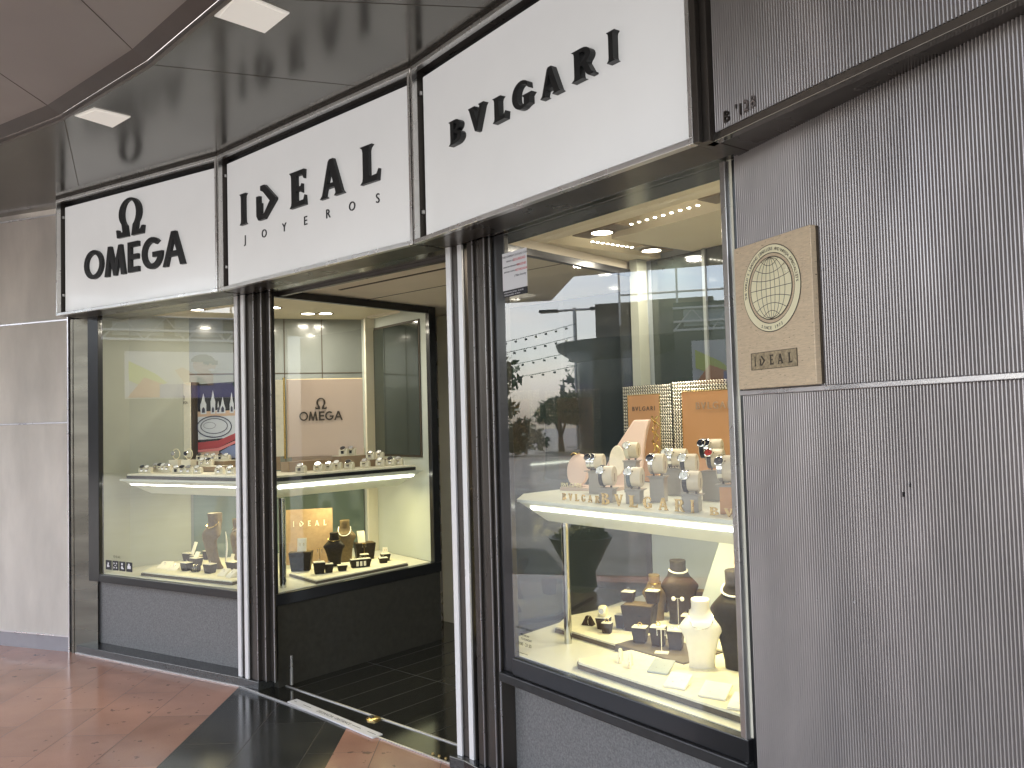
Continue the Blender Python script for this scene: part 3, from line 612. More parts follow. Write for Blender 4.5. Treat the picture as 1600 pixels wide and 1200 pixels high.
def pict(k):
    m = MB()
    if k == 0: m.lathe([(.008, 0), (.008, .0004)], 10, (.028, .042, 0)); m.box(.014, .034, .016, .034, 0, .0004); m.box(.034, .044, .020, .026, 0, .0004)
    if k == 1:
        for a, b in ((.012, .014), (.040, .014), (.012, .044), (.040, .044)): m.box(a, a+.012, b, b+.005, 0, .0004); m.box(a, a+.005, b-.004, b+.010, 0.0001, .0005)
        m.box(.022, .042, .030, .034, 0, .0004)
    if k == 2: m.lathe([(.009, 0), (.009, .0004)], 10, (.030, .046, 0)); m.lathe([(.011, 0), (.011, .0004)], 10, (.030, .022, 0)); m.box(.036, .048, .012, .020, 0, .0005)
    if k == 3: m.box(.012, .050, .018, .040, 0, .0004); m.lathe([(.010, 0), (.010, .0004)], 10, (.030, .046, 0.0001))
    return m
t = root('pictogram_sticker', 'row of four black pictogram stickers at the bottom left of the left window', 'sticker', AB(.2, .25, .6))
for k in range(4):
    s_ = .185+.078*k; z_ = .612+.006*k*0
    t.part('black_square', MB().box(s_, s_+.068, .2480, .2490, z_, z_+.066, AB), M['black_print'])
    t.part('pictogram', MB().mesh(pict(k), AB.face(s_+.002, .2476, z_+.002)), M['white_print'])
t.part('small_logo', MB().mesh(text('I D E A L', .022), AB.face(.27, .2486, .700)), M['black_print'])

# ------------------------------------------------------------------ plaque and house number
t = root('wall_plaque', 'gilt metal plaque with an engraved globe in a ring, screwed to the ribbed wall', 'plaque', RW(.2, -.02, 1.68))
t.part('board', MB().box(.034, .379, -.034, -.014, 1.674, 2.118, RW), M['plaque'], bevel=.002)
t.part('dark_edge', MB().box(.040, .382, -.0135, -.008, 1.676, 2.116, RW), M['engrave'])
cs, cz = .2055, 1.968
def disc(t, nm, r0, r1, e, mtl, n=48):
    m = MB(); o = []
    for r_ in (r1, r0):
        o.append([RW(cs+r_*math.cos(2*math.pi*k/n), e, cz+r_*math.sin(2*math.pi*k/n)) for k in range(n)])
    m.v += o[0]+o[1]
    m.f += [(k, (k+1) % n, n+(k+1) % n, n+k) for k in range(n)] if r0 > 0 else [tuple(range(n))]
    return t.part(nm, m, mtl)
disc(t, 'ring_outline', .103, .1305, -.0350, M['engrave']); disc(t, 'gilt_ring', .1055, .128, -.0358, M['gilt'])
disc(t, 'globe_outline', 0, .0945, -.0350, M['engrave']); gl = disc(t, 'globe', 0, .0915, -.0358, M['gilt'])
m = MB(); Rg = .0915
def rel(u, v): return RW(cs+u, -.0366, cz+v)
def line(pts, wd=.0008):
    for (a, b), (c_, d_) in zip(pts, pts[1:]):
        dx, dy = c_-a, d_-b; l = math.hypot(dx, dy) or 1; nx, ny = -dy/l*wd, dx/l*wd
        o = len(m.v); m.v += [rel(a+nx, b+ny), rel(c_+nx, d_+ny), rel(c_-nx, d_-ny), rel(a-nx, b-ny)]; m.f.append((o, o+1, o+2, o+3))
for q in (-.70, -.45, -.22, 0, .22, .45, .70):
    line([(q*Rg*math.sqrt(max(0, 1-(y_/12)**2)), Rg*y_/12) for y_ in range(-12, 13)])
for la in (-66, -44, -22, 0, 22, 44, 66):
    ye = math.sin(R(la))*Rg; ym = la/90*Rg; xe = math.cos(R(la))*Rg
    line([(xe*k/8, ym+(ye-ym)*(k/8)**2) for k in range(-8, 9)])
t.part('grid_lines', m, M['engrave'], gl)
def ringtext(s_, r_, a0, a1, size, inside):
    m = MB(); n = len(s_)
    for i, ch in enumerate(s_):
        if ch == ' ': continue
        a = R(a0+(a1-a0)*i/(n-1)); g = text(ch, size, .0003, 'CENTER')
        rot = a-math.pi/2 if not inside else a+math.pi/2
        ca, sa = math.cos(rot), math.sin(rot); bx, by = r_*math.cos(a), r_*math.sin(a)
        m.mesh(g, lambda x, y, z: RW(cs+bx+x*ca-y*sa, -.0364-z, cz+by+x*sa+y*ca))
    return m
t.part('ring_text', ringtext("THE WORLD'S LEADING JEWELLERS AND WATCH SPECIALISTS", .1115, 188, 2, .0135, False), M['engrave'])
t.part('ring_text', ringtext('SINCE 1973', .1225, 248, 292, .0135, True), M['engrave'])
m = MB(); m.box(.103, .306, -.0352, -.0342, 1.730, 1.781, RW); t.part('name_plate', m, M['plate'])
m = MB()
for a in ((.103, .306, 1.7295, 1.731), (.103, .306, 1.780, 1.7815), (.1015, .103, 1.7295, 1.7815), (.306, .3075, 1.7295, 1.7815)): m.box(a[0], a[1], -.0362, -.0345, a[2], a[3], RW)
t.part('plate_border', m, M['engrave'])
for key, a, b in (('I', .116, .124), ('Dv', .142, .166), ('Er', .187, .205), ('Ar', .222, .248), ('Lr', .268, .287)):
    t.part('engraved_letter', MB().mesh(glyph(key, b-a, .030, .0006), RW.face(a, -.0358, 1.741)), M['engrave'])
t = root('unit_number', 'raised steel unit number B 128 on the upper ribbed wall', 'number', RU(.1, -.02, 2.46))
for ch, s_, z_, mt_ in (('B', .078, 2.460, 'bronze'), ("'", .128, 2.462, 'bronze'), ('1', .140, 2.460, 'bronze'), ('2', .163, 2.463, 'letter_gray'), ('8', .190, 2.465, 'letter_gray')):
    g = text(ch, .048, .008); g.v = [(x_*.85, y_, z_2) for x_, y_, z_2 in g.v]
    t.part('digit', MB().mesh(g, RU.face(s_, -.006, z_)), M[mt_])
# ------------------------------------------------------------------ floor sticker
ST = Bay((-1.345, 4.852), (-.755, 4.272))
t = root('floor_sticker', 'long white distance sticker lying along the door threshold', 'sticker', ST(.4, .02, 0))
t.part('white_strip', MB().box(0, ST.L, .0, .062, .0015, .0095, ST), M['white_print'])
fl = lambda x, y, z: ST(.27+x, .020+y, .0102)
t.part('lettering', MB().mesh(text('DISTANCIA · DISTANCE', .030, .0004), fl), M['black_print'])
for a, b in ((.02, .05), (.12, .20), (.60, .68), (.74, .81)): t.part('dash', MB().box(a, b, .030, .033, .0097, .0101, ST), M['black_print'])

# ------------------------------------------------------------------ canopy
ZK = 3.262
E_ = [(-6.0, 6.30), (-3.6, 5.22), (-2.899-.0, 4.687), (-2.339, 4.332), (-1.607, 3.715), (-1.041, 3.139), (-.30, 1.95), (.05, -.4)]
I_ = [(-6.0, 8.2), (-3.95, 6.34), (-3.28, 6.08), (-3.19, 5.86), (-1.757, 4.98), (-.43, 3.80), (.70, 2.60), (2.1, -.4)]
m = MB(); m.prism([(p[0], p[1]) for p in E_]+[(p[0], p[1]) for p in reversed(I_)], ZK, ZK+.03)
struct('canopy_soffit', m, M['canopy'])
m = MB()
for a, b in (((-1.607, 3.715), (-.72, 4.02)), ((-2.339, 4.332), (-2.9, 5.55)), ((-1.041, 3.139), (.1, 3.3)), ((-3.1, 5.75), (-2.75, 5.53))):
    v = (Vector(b)-Vector(a)); n_ = Vector((-v.y, v.x)).normalized()*.002
    m.prism([tuple(Vector(a)+n_), tuple(Vector(b)+n_), tuple(Vector(b)-n_), tuple(Vector(a)-n_)], ZK-.0008, ZK-.0002)
struct('canopy_seams', m, M['engrave'])
m = MB(); m2 = MB()
for i in range(len(E_)-1):
    a, b = Vector(E_[i]), Vector(E_[i+1]); v = (b-a).normalized(); o_ = Vector((v.y, -v.x)); o_ = -o_ if o_.y > 0 and False else o_
    if o_.dot(Vector((0, 0))-a) < 0 and i < 6: o_ = -o_
    m.prism([tuple(a), tuple(b), tuple(b+o_*.018), tuple(a+o_*.018)], ZK-.012, ZK+.012)
struct('canopy_lip', m, M['fascia'])
def outset(E, k):
    out = []
    for i in range(len(E)):
        a = Vector(E[max(i-1, 0)]); b = Vector(E[min(i+1, len(E)-1)]); v = (b-a).normalized(); out.append(Vector(E[i])+Vector((v.y, -v.x))*k)
    return out
O1 = outset(E_, .02); O2 = outset(E_, .085)
m = MB(); v = [(p.x, p.y, ZK+.012) for p in O1]+[(p.x, p.y, ZK+.045) for p in O2]; n = len(O1)
m.add(v, [(i, i+1, n+i+1, n+i) for i in range(n-1)]); struct('canopy_fascia', m, M['fascia'])
m = MB(); far = [(.1, -.4), (-2.8, -.4), (-6.2, 1.4), (-6.35, 4.5), (-8.25, 5.2), (-8.1, 8.0), (-6.1, 8.0)]
zz = ZK+.045
m.prism([(p.x, p.y) for p in O2]+far, zz, zz+.25); struct('ceiling', m, M['mauve'])
m = MB()
for i in (2, 3, 4, 5):
    p = O2[i]; m.box(p.x-.002, p.x+.002, 1.4, p.y, zz-.001, zz-.0003)
struct('ceiling_seams', m, M['engrave'])
def ceil_light(pts, label):
    t = root('ceiling_light', label, 'ceiling light', (pts[0][0], pts[0][1], ZK), 'square white lights in the canopy')
    c = Vector((sum(p[0] for p in pts)/4, sum(p[1] for p in pts)/4))
    t.part('frame', MB().prism(pts, ZK-.006, ZK-.0002), M['lampwhite'])
    t.part('diffuser', MB().prism([tuple(c+(Vector(p)-c)*.86) for p in pts], ZK-.009, ZK-.0062), M['lampwhite'])
ceil_light([(-2.262, 4.293), (-2.110, 4.196), (-1.985, 4.330), (-2.150, 4.474)], 'square white ceiling light above the leftmost sign')
ceil_light([(-1.160, 3.275), (-1.010, 3.085), (-.855, 3.268), (-1.003, 3.430)], 'square white ceiling light near the top edge of the photo')
# building over and behind the shop so no sky leaks in
m = MB(); m.box(-14, 9, 7.6, 7.9, 0, 7); m.add([], [])
t = root('shop_building', 'dark building volume above and behind the shop front', 'building', (0, 7.7, 0))
t.part('rear_wall', m, M['bronze'])
m = MB(); m.prism([(-9, 6.5), (-3.9, 6.5), (-3.2, 6.05), (-1.7, 5.1), (-.4, 4.0), (.75, 2.75), (2.4, -3), (9, -3), (9, 7.7), (-9, 7.7)], ZK+.04, 7); t.part('upper_storey', m, M['rib_pale'])
m = MB(); m.box(2.3, 2.6, -3, 2.0, 0, 3.4); t.part('side_wall', m, M['rib'])
# ------------------------------------------------------------------ display props
ORD = ['first', 'second', 'third', 'fourth', 'fifth', 'sixth', 'seventh', 'eighth', 'ninth']
def at(bay, s, e, z): return bay(s, e, z)
def dup(r, loc, rz, label, group=None):
    c = r.copy(); S.collection.objects.link(c); c.location = loc; c.rotation_euler = (0, 0, rz); c['label'] = label
    if group: c['group'] = group
    for ch in list(r.children):
        k = ch.copy(); S.collection.objects.link(k); k.parent = c
        for g in list(ch.children): d = g.copy(); S.collection.objects.link(d); d.parent = k
    return c
def board(name, label, bay, pts, z0, z1, edge='boardedge', top='board', group=None):
    c = sum((bay.xy(*p) for p in pts), Vector((0, 0)))/len(pts)
    t = root(name, label, 'display board', (c.x, c.y, z0), group); P = [bay.xy(*p) for p in pts]
    t.part('base', MB().prism([tuple(c+(p-c)*1.008) for p in P], z0+.001, z0+(z1-z0)*.62), M[edge], bevel=.001)
    t.part('top_pad', MB().prism([tuple(p) for p in P], z0+(z1-z0)*.63, z1), M[top], bevel=.003)
board('display_board', 'cream board with brown edge on the left window floor, left of the column', AB, [(.48, .325), (1.385, .345), (1.36, .62), (1.10, .98), (.30, .98), (.36, .50)], ZL, .603)
board('display_board', 'cream board with brown edge on the window floor behind the doorway side glass', SG, [(.315, .035), (1.09, .035), (1.18, .40), (.98, .72), (.66, .72), (.37, .42)], ZL, .601)
board('display_board', 'cream board farther back in the right window, under the large dark block', CD, [(.19, .63), (.60, .62), (.605, .86), (1.45, .92), (1.40, 1.30), (.10, 1.30), (.07, .80)], ZL, .604)
board('display_board', 'dark brown board under the three ring stands in the right window', CD, [(.612, .61), (1.0, .612), (1.0, .845), (.612, .845)], ZL, .606, top='boardedge')
board('display_board', 'cream board with dark front edge nearest the right window glass', CD, [(.665, .345), (.70, .318), (1.595, .318), (1.595, .89), (1.01, .89), (1.01, .602), (.72, .602)], ZL, .605)
board('watch_tray', 'dark edged cream tray of watches on the left window shelf, left of the column', AB, [(.25, .375), (1.46, .375), (1.46, .72), (.62, .98), (.26, .66)], 1.246, 1.280, 'frame')
board('watch_tray', 'dark edged cream tray of watches on the shelf behind the doorway side glass', SG, [(.10, .12), (1.25, .11), (1.16, .56), (.12, .56)], 1.246, 1.284, 'frame')

def ring_box(label, loc, rz, w, h, mtl='brown', top='ring', group=None, d=None, notch=False):
    d = d or w*.8; t = thing('ring_stand', label, 'ring stand', loc, rz, group)
    MB().taper(w*.74, d*.74, w, d, 0, h*.88).build('body', M[mtl], t, bevel=.001)
    MB().taper(w*.94, d*.94, w*.92, d*.92, h*.881, h*.95).build('pad', M['pad'], t, bevel=.0015)
    if top == 'ring': MB().torus((0, 0, h*.95+.007), .0075, .0012, 'xz', 14, 5).ball((0, 0, h*.95+.0155), .0028, 6).build('ring', M['silver'], t, smooth=True)
    if top == 'gold': MB().torus((0, 0, h*.95+.0075), .009, .0022, 'xz', 14, 6).build('ring', M['gold'], t, smooth=True)
    if top == 'earrings':
        for k in (-1, 1): MB().torus((k*w*.22, 0, h*.95+.006), .006, .0012, 'xz', 12, 5).build('earring', M['silver'], t, smooth=True)
    if notch: MB().box(-w*.28, -w*.08, -d*.44, -d*.40, .002, h*.5).build('slot', M['frame'], t)
    return t
def lean_card(label, loc, rz, w, h, mt_='pad', lean=.35, gem=True):
    t = thing('earring_card', label, 'card', loc, rz); T = lambda x, y, z: (x, y+z*lean, z)
    MB().box(-w/2, w/2, -.003, .003, 0, h, T).build('card', M[mt_], t, bevel=.001)
    if gem:
        for k in (-1, 1): MB().ball((k*w*.2, -.006+h*.62*lean, h*.62), .003, 6).tube([(k*w*.2, -.006+h*.6*lean, h*.6), (k*w*.2, -.005+h*.42*lean, h*.42)], .0014, 5).build('earring', M['gold'], t)
    return t
def t_stand(label, loc, rz, h, base=True, w=.04, mt_='gold', balls=False):
    t = thing('earring_stand', label, 'earring stand', loc, rz); m = MB()
    if base: m.box(-.028, .028, -.018, .018, 0, .004)
    m.tube([(0, 0, .003), (0, 0, h)], .0018, 6).tube([(-w/2, 0, h), (w/2, 0, h)], .0018, 6); m.build('stand', M['pad' if base else mt_], t, smooth=True)
    for k in (-1, 1):
        e = MB()
        if balls: e.ball((k*w*.5, 0, h-.002), .0095, 10)
        else: e.tube([(k*w*.42, -.002, h-.002), (k*w*.42, -.002, h-.022)], .0016, 5).ball((k*w*.42, -.002, h-.024), .003, 6)
        e.build('earring', M['pearl' if balls else 'silver'], t, smooth=True)
    return t
def bust(label, loc, rz, w, h, mt_='brown2', neck=None, lean=0., name='necklace_bust', flat=False):
    """profile: narrow foot, belly, wide shoulders, short neck with a flat round top"""
    t = thing(name, label, 'necklace bust', loc, rz); n = 24; rings = []
    prof = [(0, .60, .30, .03), (.02, .60, .29, .02), (.08, .58, .25, -.02), (.22, .62, .20, -.09), (.38, .71, .18, -.15), (.52, .82, .18, -.18), (.63, .92, .20, -.16), (.685, .985, .22, -.12), (.70, 1.0, .22, -.10), (.712, .985, .22, -.08),
            (.735, .90, .24, -.04), (.765, .76, .27, .0), (.79, .63, .30, .03), (.815, .52, .33, .055), (.84, .45, .37, .065), (.87, .415, .40, .07), (.93, .41, .41, .07), (.99, .425, .42, .07), (1.0, .405, .40, .07)]
    for f, ww, dd, oy in prof:
        r = []
        for k in range(n):
            a = 2*math.pi*k/n; ca, sa = math.cos(a), math.sin(a)
            x_ = w/2*ww*math.copysign(abs(ca)**.8, ca); y_ = w/2*dd*1.15*math.copysign(abs(sa)**.9, sa)
            drop = -.10*h*(abs(ca)**2.2)*(1-abs(f-.69)/.20) if .5 < f < .80 else 0
            r.append((x_, y_+oy*w+lean*f*h, f*h+drop))
        rings.append(r)
    MB().loft(rings).build('body', M[mt_], t, smooth=True)
    if neck:
        kind, mt2, ln = neck; path = []; m = MB()
        for k in range(25):
            a = math.pi*k/24; q = math.sin(a); zz = h*(.845-(ln*q if ln > .05 else .03*q)); x_ = math.cos(a)*w*(.25+.10*q if ln > .05 else .235)
            oy = (.06-.21*min(1, max(0, (.845-zz/h)/.18)))*w if ln > .05 else .065*w
            path.append((x_, oy-w*(.13 if ln > .05 else .235)*q-.003, zz))
        path = [(a_, b_+lean*c_, c_) for a_, b_, c_ in path]
        if kind == 'pearls':
            for p in path: m.ball(p, .0052, 7)
        else: m.tube(path, .0018 if kind == 'chain' else .0035, 6)
        m.build('necklace', M[mt2], t, smooth=True)
    return t

# ---- left window, lower board
rzA, rzG, rzC = AB.a, SG.a, CD.a
def A(s, e, z=.6035): return AB(s, e, z)
GW = 'brown ring stands in the left window'
ring_box('brown ring stand farthest left on the left board, solitaire ring on top', A(.42, .76), rzA, .076, .066, 'brown', 'ring', GW)
ring_box('small brown ring stand half hidden behind the leaning cream card', A(.50, .86), rzA, .050, .072, 'brown', 'ring', GW)
ring_box('brown ring stand right under the leaning cream card, pad showing', A(.56, .72), rzA, .080, .062, 'brown', None, GW)
ring_box('brown ring stand with a small tilted card on top, left board middle', A(.66, .64), rzA, .080, .064, 'brown', None, GW)
ring_box('brown ring stand with front slot beside the striped bracelet roll', A(.755, .485), rzA, .072, .060, 'brown', 'ring', GW, notch=True)
ring_box('brown ring stand with front slot right of the striped bracelet roll', A(1.0, .485), rzA, .078, .068, 'brown', 'ring', GW, notch=True)
ring_box('brown ring stand with cream card in front of the two brown busts', A(1.03, .66), rzA, .088, .056, 'brown', None, GW)
lean_card('tall cream card leaning over ring stands in the left window', (*AB.xy(.54, .70), .668), rzA-.3, .050, .088, gem=False)
lean_card('small cream card tilted on a brown ring stand, left board middle', (*AB.xy(.66, .64), .668), rzA, .045, .034, lean=.6, gem=False)
lean_card('small cream card on the ring stand before the brown busts', (*AB.xy(1.01, .66), .6595), rzA-.2, .036, .045, lean=.3, gem=False)
def wedge(label, loc, rz, w, d, h):
    t = thing('ring_pad', label, 'ring pad', loc, rz)
    MB().add([(-w/2, -d/2, 0), (w/2, -d/2, 0), (w/2, d/2, 0), (-w/2, d/2, 0), (-w/2*.9, -d/2*.5, h*.35), (w/2*.9, -d/2*.5, h*.35), (w/2*.9, d/2*.9, h), (-w/2*.9, d/2*.9, h)],
             [(0, 3, 2, 1), (4, 5, 6, 7), (0, 1, 5, 4), (1, 2, 6, 5), (2, 3, 7, 6), (3, 0, 4, 7)]).build('cushion', M['pad'], t, bevel=.004)
    MB().torus((0, 0, h*.75), .008, .0013, 'xz', 12, 5).build('ring', M['silver'], t, smooth=True)
wedge('low cream cushion at the far left end of the left board', A(.50, .50), rzA+.3, .10, .09, .040)
wedge('second low cream cushion, right of the leftmost one on the left board', A(.645, .47), rzA+.3, .085, .08, .040)
wedge('cream cushion near the right end of the left board, partly behind column', A(1.17, .46), rzA, .075, .07, .044)
wedge('cream cushion at the front right corner of the left board', A(1.27, .44), rzA-.2, .070, .07, .048)
t = thing('bracelet_roll', 'dark brown roll with thin silver bracelets on the left board', 'bracelet', A(.87, .47), rzA+.6)
MB().lathe([(.010, -.032), (.024, -.028), (.026, 0), (.024, .028), (.010, .032)], 16, (0, 0, .026), 'x').build('roll', M['brown'], t, smooth=True)
for k in (-1, 0, 1): MB().torus((k*.010, 0, .026), .0265, .0012, 'yz', 18, 5).build('bracelet', M['silver'], t, smooth=True)
bust('tan brown bust with gold necklace behind the left board, left of column', A(.885, .63), rzA-.15, .205, .390, 'brown2', ('collar', 'gold', .10), -.05)
bust('dark brown bust with cream lace panel, partly hidden by the left column', A(.95, .78), rzA-.5, .160, .335, 'brown2', ('collar', 'silver', .10), -.05)
t = thing('lace_panel', 'pale curved lace collar hanging inside the bust beside the left column', 'necklace', A(.975, .64), rzA-.4)
m = MB(); rr = []
for k in range(13):
    f = k/12; x_ = .018*math.sin(f*math.pi); rr.append([(x_-.012*(1-f), -.002, .05+.21*f), (x_+.020*math.sin(f*3.1)+.004, -.002, .05+.21*f), (x_+.020*math.sin(f*3.1)+.004, .002, .05+.21*f), (x_-.012*(1-f), .002, .05+.21*f)])
m.loft(rr); m.build('lace', M['pearl'], t)
# ---- board behind the side glass
def Gp(s, e, z=.602): return SG(s, e, z)
GR = 'brown ring stands behind the doorway side glass'
def big_box(label, loc, rz, w, h, d):
    t = thing('display_block', label, 'display block', loc, rz)
    MB().taper(w*.80, d*.8, w, d, 0, h).build('body', M['brown'], t, bevel=.002); MB().box(-w*.44, w*.44, -d*.40, d*.44, h+.0005, h+.003).build('top_inlay', M['brown2'], t); return t
big_box('large tapered brown block at the left end of the side window board', Gp(.47, .43), rzG-.75, .155, .126, .105)
big_box('large tapered brown block at the right end of the side window board', Gp(1.02, .43), rzG-.45, .150, .118, .10)
ring_box('brown ring stand in front of the large left block, behind side glass', Gp(.465, .215), rzG-.5, .078, .084, 'brown', 'ring', GR)
ring_box('second small brown ring stand from the left, behind side glass', Gp(.525, .19), rzG-.5, .060, .064, 'brown', 'ring', GR)
ring_box('low brown ring stand in the middle front of the side window board', Gp(.62, .17), rzG-.5, .068, .042, 'brown', 'ring', GR)
ring_box('low brown ring stand farthest right on the side window board', Gp(.98, .17), rzG-.5, .066, .040, 'brown', 'ring', GR)
ring_box('brown ring stand with a tiny card, right end behind side glass', Gp(1.05, .23), rzG-.5, .070, .056, 'brown', None, GR)
ring_box('brown ring stand carrying a tall earring stem, behind the long ring bar', Gp(.93, .32), rzG-.5, .064, .060, 'brown', None, GR)
t = thing('ring_bar', 'long brown ring bar with white slots holding three rings, behind side glass', 'ring stand', Gp(.78, .175), rzG-.42)
MB().taper(.125, .038, .150, .050, 0, .054).build('body', M['brown'], t, bevel=.001); MB().box(-.068, .068, -.02, .02, .0545, .058).build('pad', M['pad'], t)
for k in range(3): MB().box(-.034+.026*k, -.018+.026*k, -.0262, -.0225, .010, .042).build('white_slot', M['pad'], t)
for k in (-1, 0, 1): MB().torus((k*.035, 0, .065), .008, .0012, 'xz', 12, 5).build('ring', M['silver'], t, smooth=True)
lean_card('cream earring card on the large left block behind side glass', (*SG.xy(.47, .42), .729), rzG-.75, .062, .090, lean=.25)
lean_card('bright cream card on the large right block behind side glass', (*SG.xy(.995, .43), .721), rzG-.4, .056, .085, lean=.30, gem=False)
lean_card('tiny cream card on the ring stand at the right end behind side glass', (*SG.xy(1.05, .23), .6565), rzG-.5, .036, .040, lean=.2)
t_stand('gold T shaped earring stem on the leftmost small ring stand', (*SG.xy(.475, .22), .684), rzG-.5, .082, False, .034)
t_stand('gold T shaped earring stem beside the large right block', (*SG.xy(.93, .32), .661), rzG-.5, .072, False, .030)
bust('dark brown bust with fine chain, nearer of the two behind side glass', Gp(.70, .36), rzG-.75, .150, .235, 'brown', ('chain', 'gold', .08), -.06)
bust('brown bust with pearl and gold necklaces, taller one behind side glass', Gp(.86, .45), rzG-.75, .165, .300, 'brown2', ('collar', 'pearl', .20), -.06)
t = thing('name_board', 'tan suede board with IDEAL in pale letters behind the brown busts', 'sign board', Gp(.66, .60), rzG-.62)
T = lambda x, y, z: (x, y+z*.18, z)
MB().box(-.165, .165, -.006, .006, 0, .385, T).build('board', M['tanboard'], t, bevel=.002)
for key, a, b in (('I', -.115, -.107), ('Dv', -.070, -.040), ('Er', -.012, .010), ('Ar', .038, .070), ('Lr', .098, .120)):
    g = glyph(key, b-a, .038, .001); MB().mesh(g, lambda x, y, z: T(a+x, -.0075-z, .265+y)).build('pale_letter', M['gilt'], t)
# ---- upper left shelf
ZT1 = 1.2805
proto_w = None
def small_watch(label, loc, rz, dial='dial_white', strap='silver', cush='pad', group=None, sc=1.0):
    t = thing('watch', label, 'watch', loc, rz, group)
    m = MB(); rings = []
    for x_ in (-.019, -.0175, .0175, .019):
        k = .85 if abs(x_) > .013 else 1
        rings.append([(x_*sc, math.cos(a)*.020*sc*k, max(0, .012+math.sin(a)*.022*k)*sc) for a in [2*math.pi*i/16 for i in range(16)]])
    m.loft(rings).build('cushion', M[cush], t, smooth=True)
    m = MB(); rings = []
    for i in range(11):
        a = R(-10+200*i/10); r0, r1 = .0212*sc, .0230*sc
        rings.append([(x_*sc, math.cos(a)*rr, (.012*sc+math.sin(a)*rr*1.06)) for x_, rr in ((-.0065, r0), (.0065, r0), (.0065, r1), (-.0065, r1))])
    m.loft(rings).build('strap', M[strap], t)
    a = R(125); c = (0, math.cos(a)*.024*sc, .010*sc+math.sin(a)*.0255*sc); T = lambda x, y, z: (x*sc+c[0], c[1]+(y*math.sin(a)+z*math.cos(a))*sc, c[2]+(-y*math.cos(a)*1+z*math.sin(a))*sc)
    m = MB(); q = MB().lathe([(.0135, -.003), (.0145, 0), (.0140, .0035), (.0118, .0045), (.0118, .002)], 20); m.mesh(q, T); cs_ = m.build('case', M['silver'], t, smooth=True)
    m = MB().mesh(MB().lathe([(.0116, .0022), (.0116, .0030)], 20), T); m.build('dial', M[dial], cs_); return t
GL = 'small watches on the left window shelf'
DL = ['dial_white', 'dial_dark', 'dial_silver']
for k, (s_, e_, z_) in enumerate([(.262, .50, ZT1), (.318, .50, ZT1), (.275, .60, 1.290), (.328, .60, 1.290), (.381, .59, 1.290), (.436, .58, 1.290)]):
    small_watch(f'{ORD[k]} silver watch from the left on the tray left of the cream cubes', AB(s_, e_, z_), rzA+.5, DL[(k*2+1) % 3], 'silver', 'pad', GL, 1.4)
t = root('tray_step', 'low cream step carrying watches at the left end of the left tray', 'riser', AB(.35, .6, ZT1)); t.part('step', MB().box(.252, .465, .565, .63, 1.2808, 1.2895, AB), M['pad'], bevel=.001)
for k, s_ in enumerate((.644, .709, .778, .869)):
    small_watch(f'{ORD[k]} watch from the left in the front row below the cream cubes', AB(s_, .50, ZT1), rzA+.5, DL[k % 3], 'strap_black' if k == 0 else 'silver', 'pad', GL, 1.45)
for k, s_ in enumerate((1.094, 1.205)):
    small_watch(('silver bracelet watch before the tan risers, left of the column' if k == 0 else 'silver bracelet watch half hidden behind the left column'), AB(s_, .50, ZT1), rzA+.5, 'dial_white', 'silver', 'pad', GL, 1.5)
for k, (s_, lab) in enumerate(((.357, 'cream cube under the left upright gold bangle watch'), (.502, 'cream cube under the right upright gold bangle watch'))):
    t = thing('display_cube', lab, 'display cube', AB(s_, .71, ZT1), rzA+.25); MB().box(-.040, .040, -.036, .036, 0, .084).build('cube', M['pad'], t, bevel=.002)
    t = thing('bangle_watch', 'upright round bangle watch on the '+('left' if k == 0 else 'right')+' cream cube', 'watch', AB(s_, .71, ZT1+.0845), rzA+.25)
    MB().torus((0, 0, .043), .038, .0030, 'xz', 28, 6, .85).build('bangle', M['gilt'], t, smooth=True); MB().lathe([(.010, 0), (.008, .004)], 12).build('foot', M['pad'], t)
    m = MB().lathe([(.017, -.004), (.019, 0), (.017, .004)], 22, (-.018, -.012, .048), 'y'); c_ = m.build('case', M['silver'], t, smooth=True); MB().lathe([(.0150, -.0050), (.0150, -.0056)], 22, (-.018, -.012, .048), 'y').build('dial', M['dial_dark' if k else 'dial_silver'], c_)
for lab, a, b, e0, e1, z1 in (('tan riser at the back of the left tray carrying four watches', .40, .81, .78, .90, 1.354), ('cream edged lower riser in front of the tan one, two watches on it', .58, .86, .66, .765, 1.322)):
    t = root('riser', lab, 'riser', AB((a+b)/2, e0, ZT1)); t.part('block', MB().box(a+.02, b-.02, e0+.008, e1, ZT1+.0004, z1-.004, AB), M['tan'], bevel=.002); t.part('top', MB().box(a, b, e0, e1, z1-.0038, z1, AB), M['pad'], bevel=.001)
for k, s_ in enumerate((.468, .550, .622, .701, .763)):
    small_watch(f'{ORD[k]} watch from the left on the high tan riser left of the column', AB(s_, .84, 1.3545), rzA+.45, ['dial_dark', 'dial_silver', 'dial_white', 'dial_dark', 'dial_white'][k], ['strap_black', 'silver', 'silver', 'strap_black', 'pad'][k], 'pad', GL, 1.3)
for k, s_ in enumerate((.648, .718)): small_watch(f'{ORD[k]} silver watch from the left on the low cream edged riser', AB(s_, .72, 1.3225), rzA+.45, DL[k], 'silver', 'pad', GL, 1.4)
t = thing('brand_pillar', 'tall cream display pillar with small dark lettering, behind the cubes', 'display pillar', AB(.245, .90, 1.290), rzA)
zb_ = 1.372-1.290
MB().box(-.105+.005, .05, -.012, .060, zb_, .665).build('panel', M['pad'], t, bevel=.002); MB().box(.051, .068, -.006, .060, zb_-.01, .667).build('dark_side', M['engrave'], t); MB().box(-.02, .02, .0, .04, -.009, zb_-.0005).build('foot', M['tan'], t)
MB().mesh(glyph('Om', .026, .030, .001), lambda x, y, z: (-.040+x, -.0135-z, .535+y)).build('emblem', M['engrave'], t); MB().mesh(text('OMEGA', .028, .001, 'CENTER'), lambda x, y, z: (-.027+x, -.0135-z, .500+y)).build('lettering', M['engrave'], t)
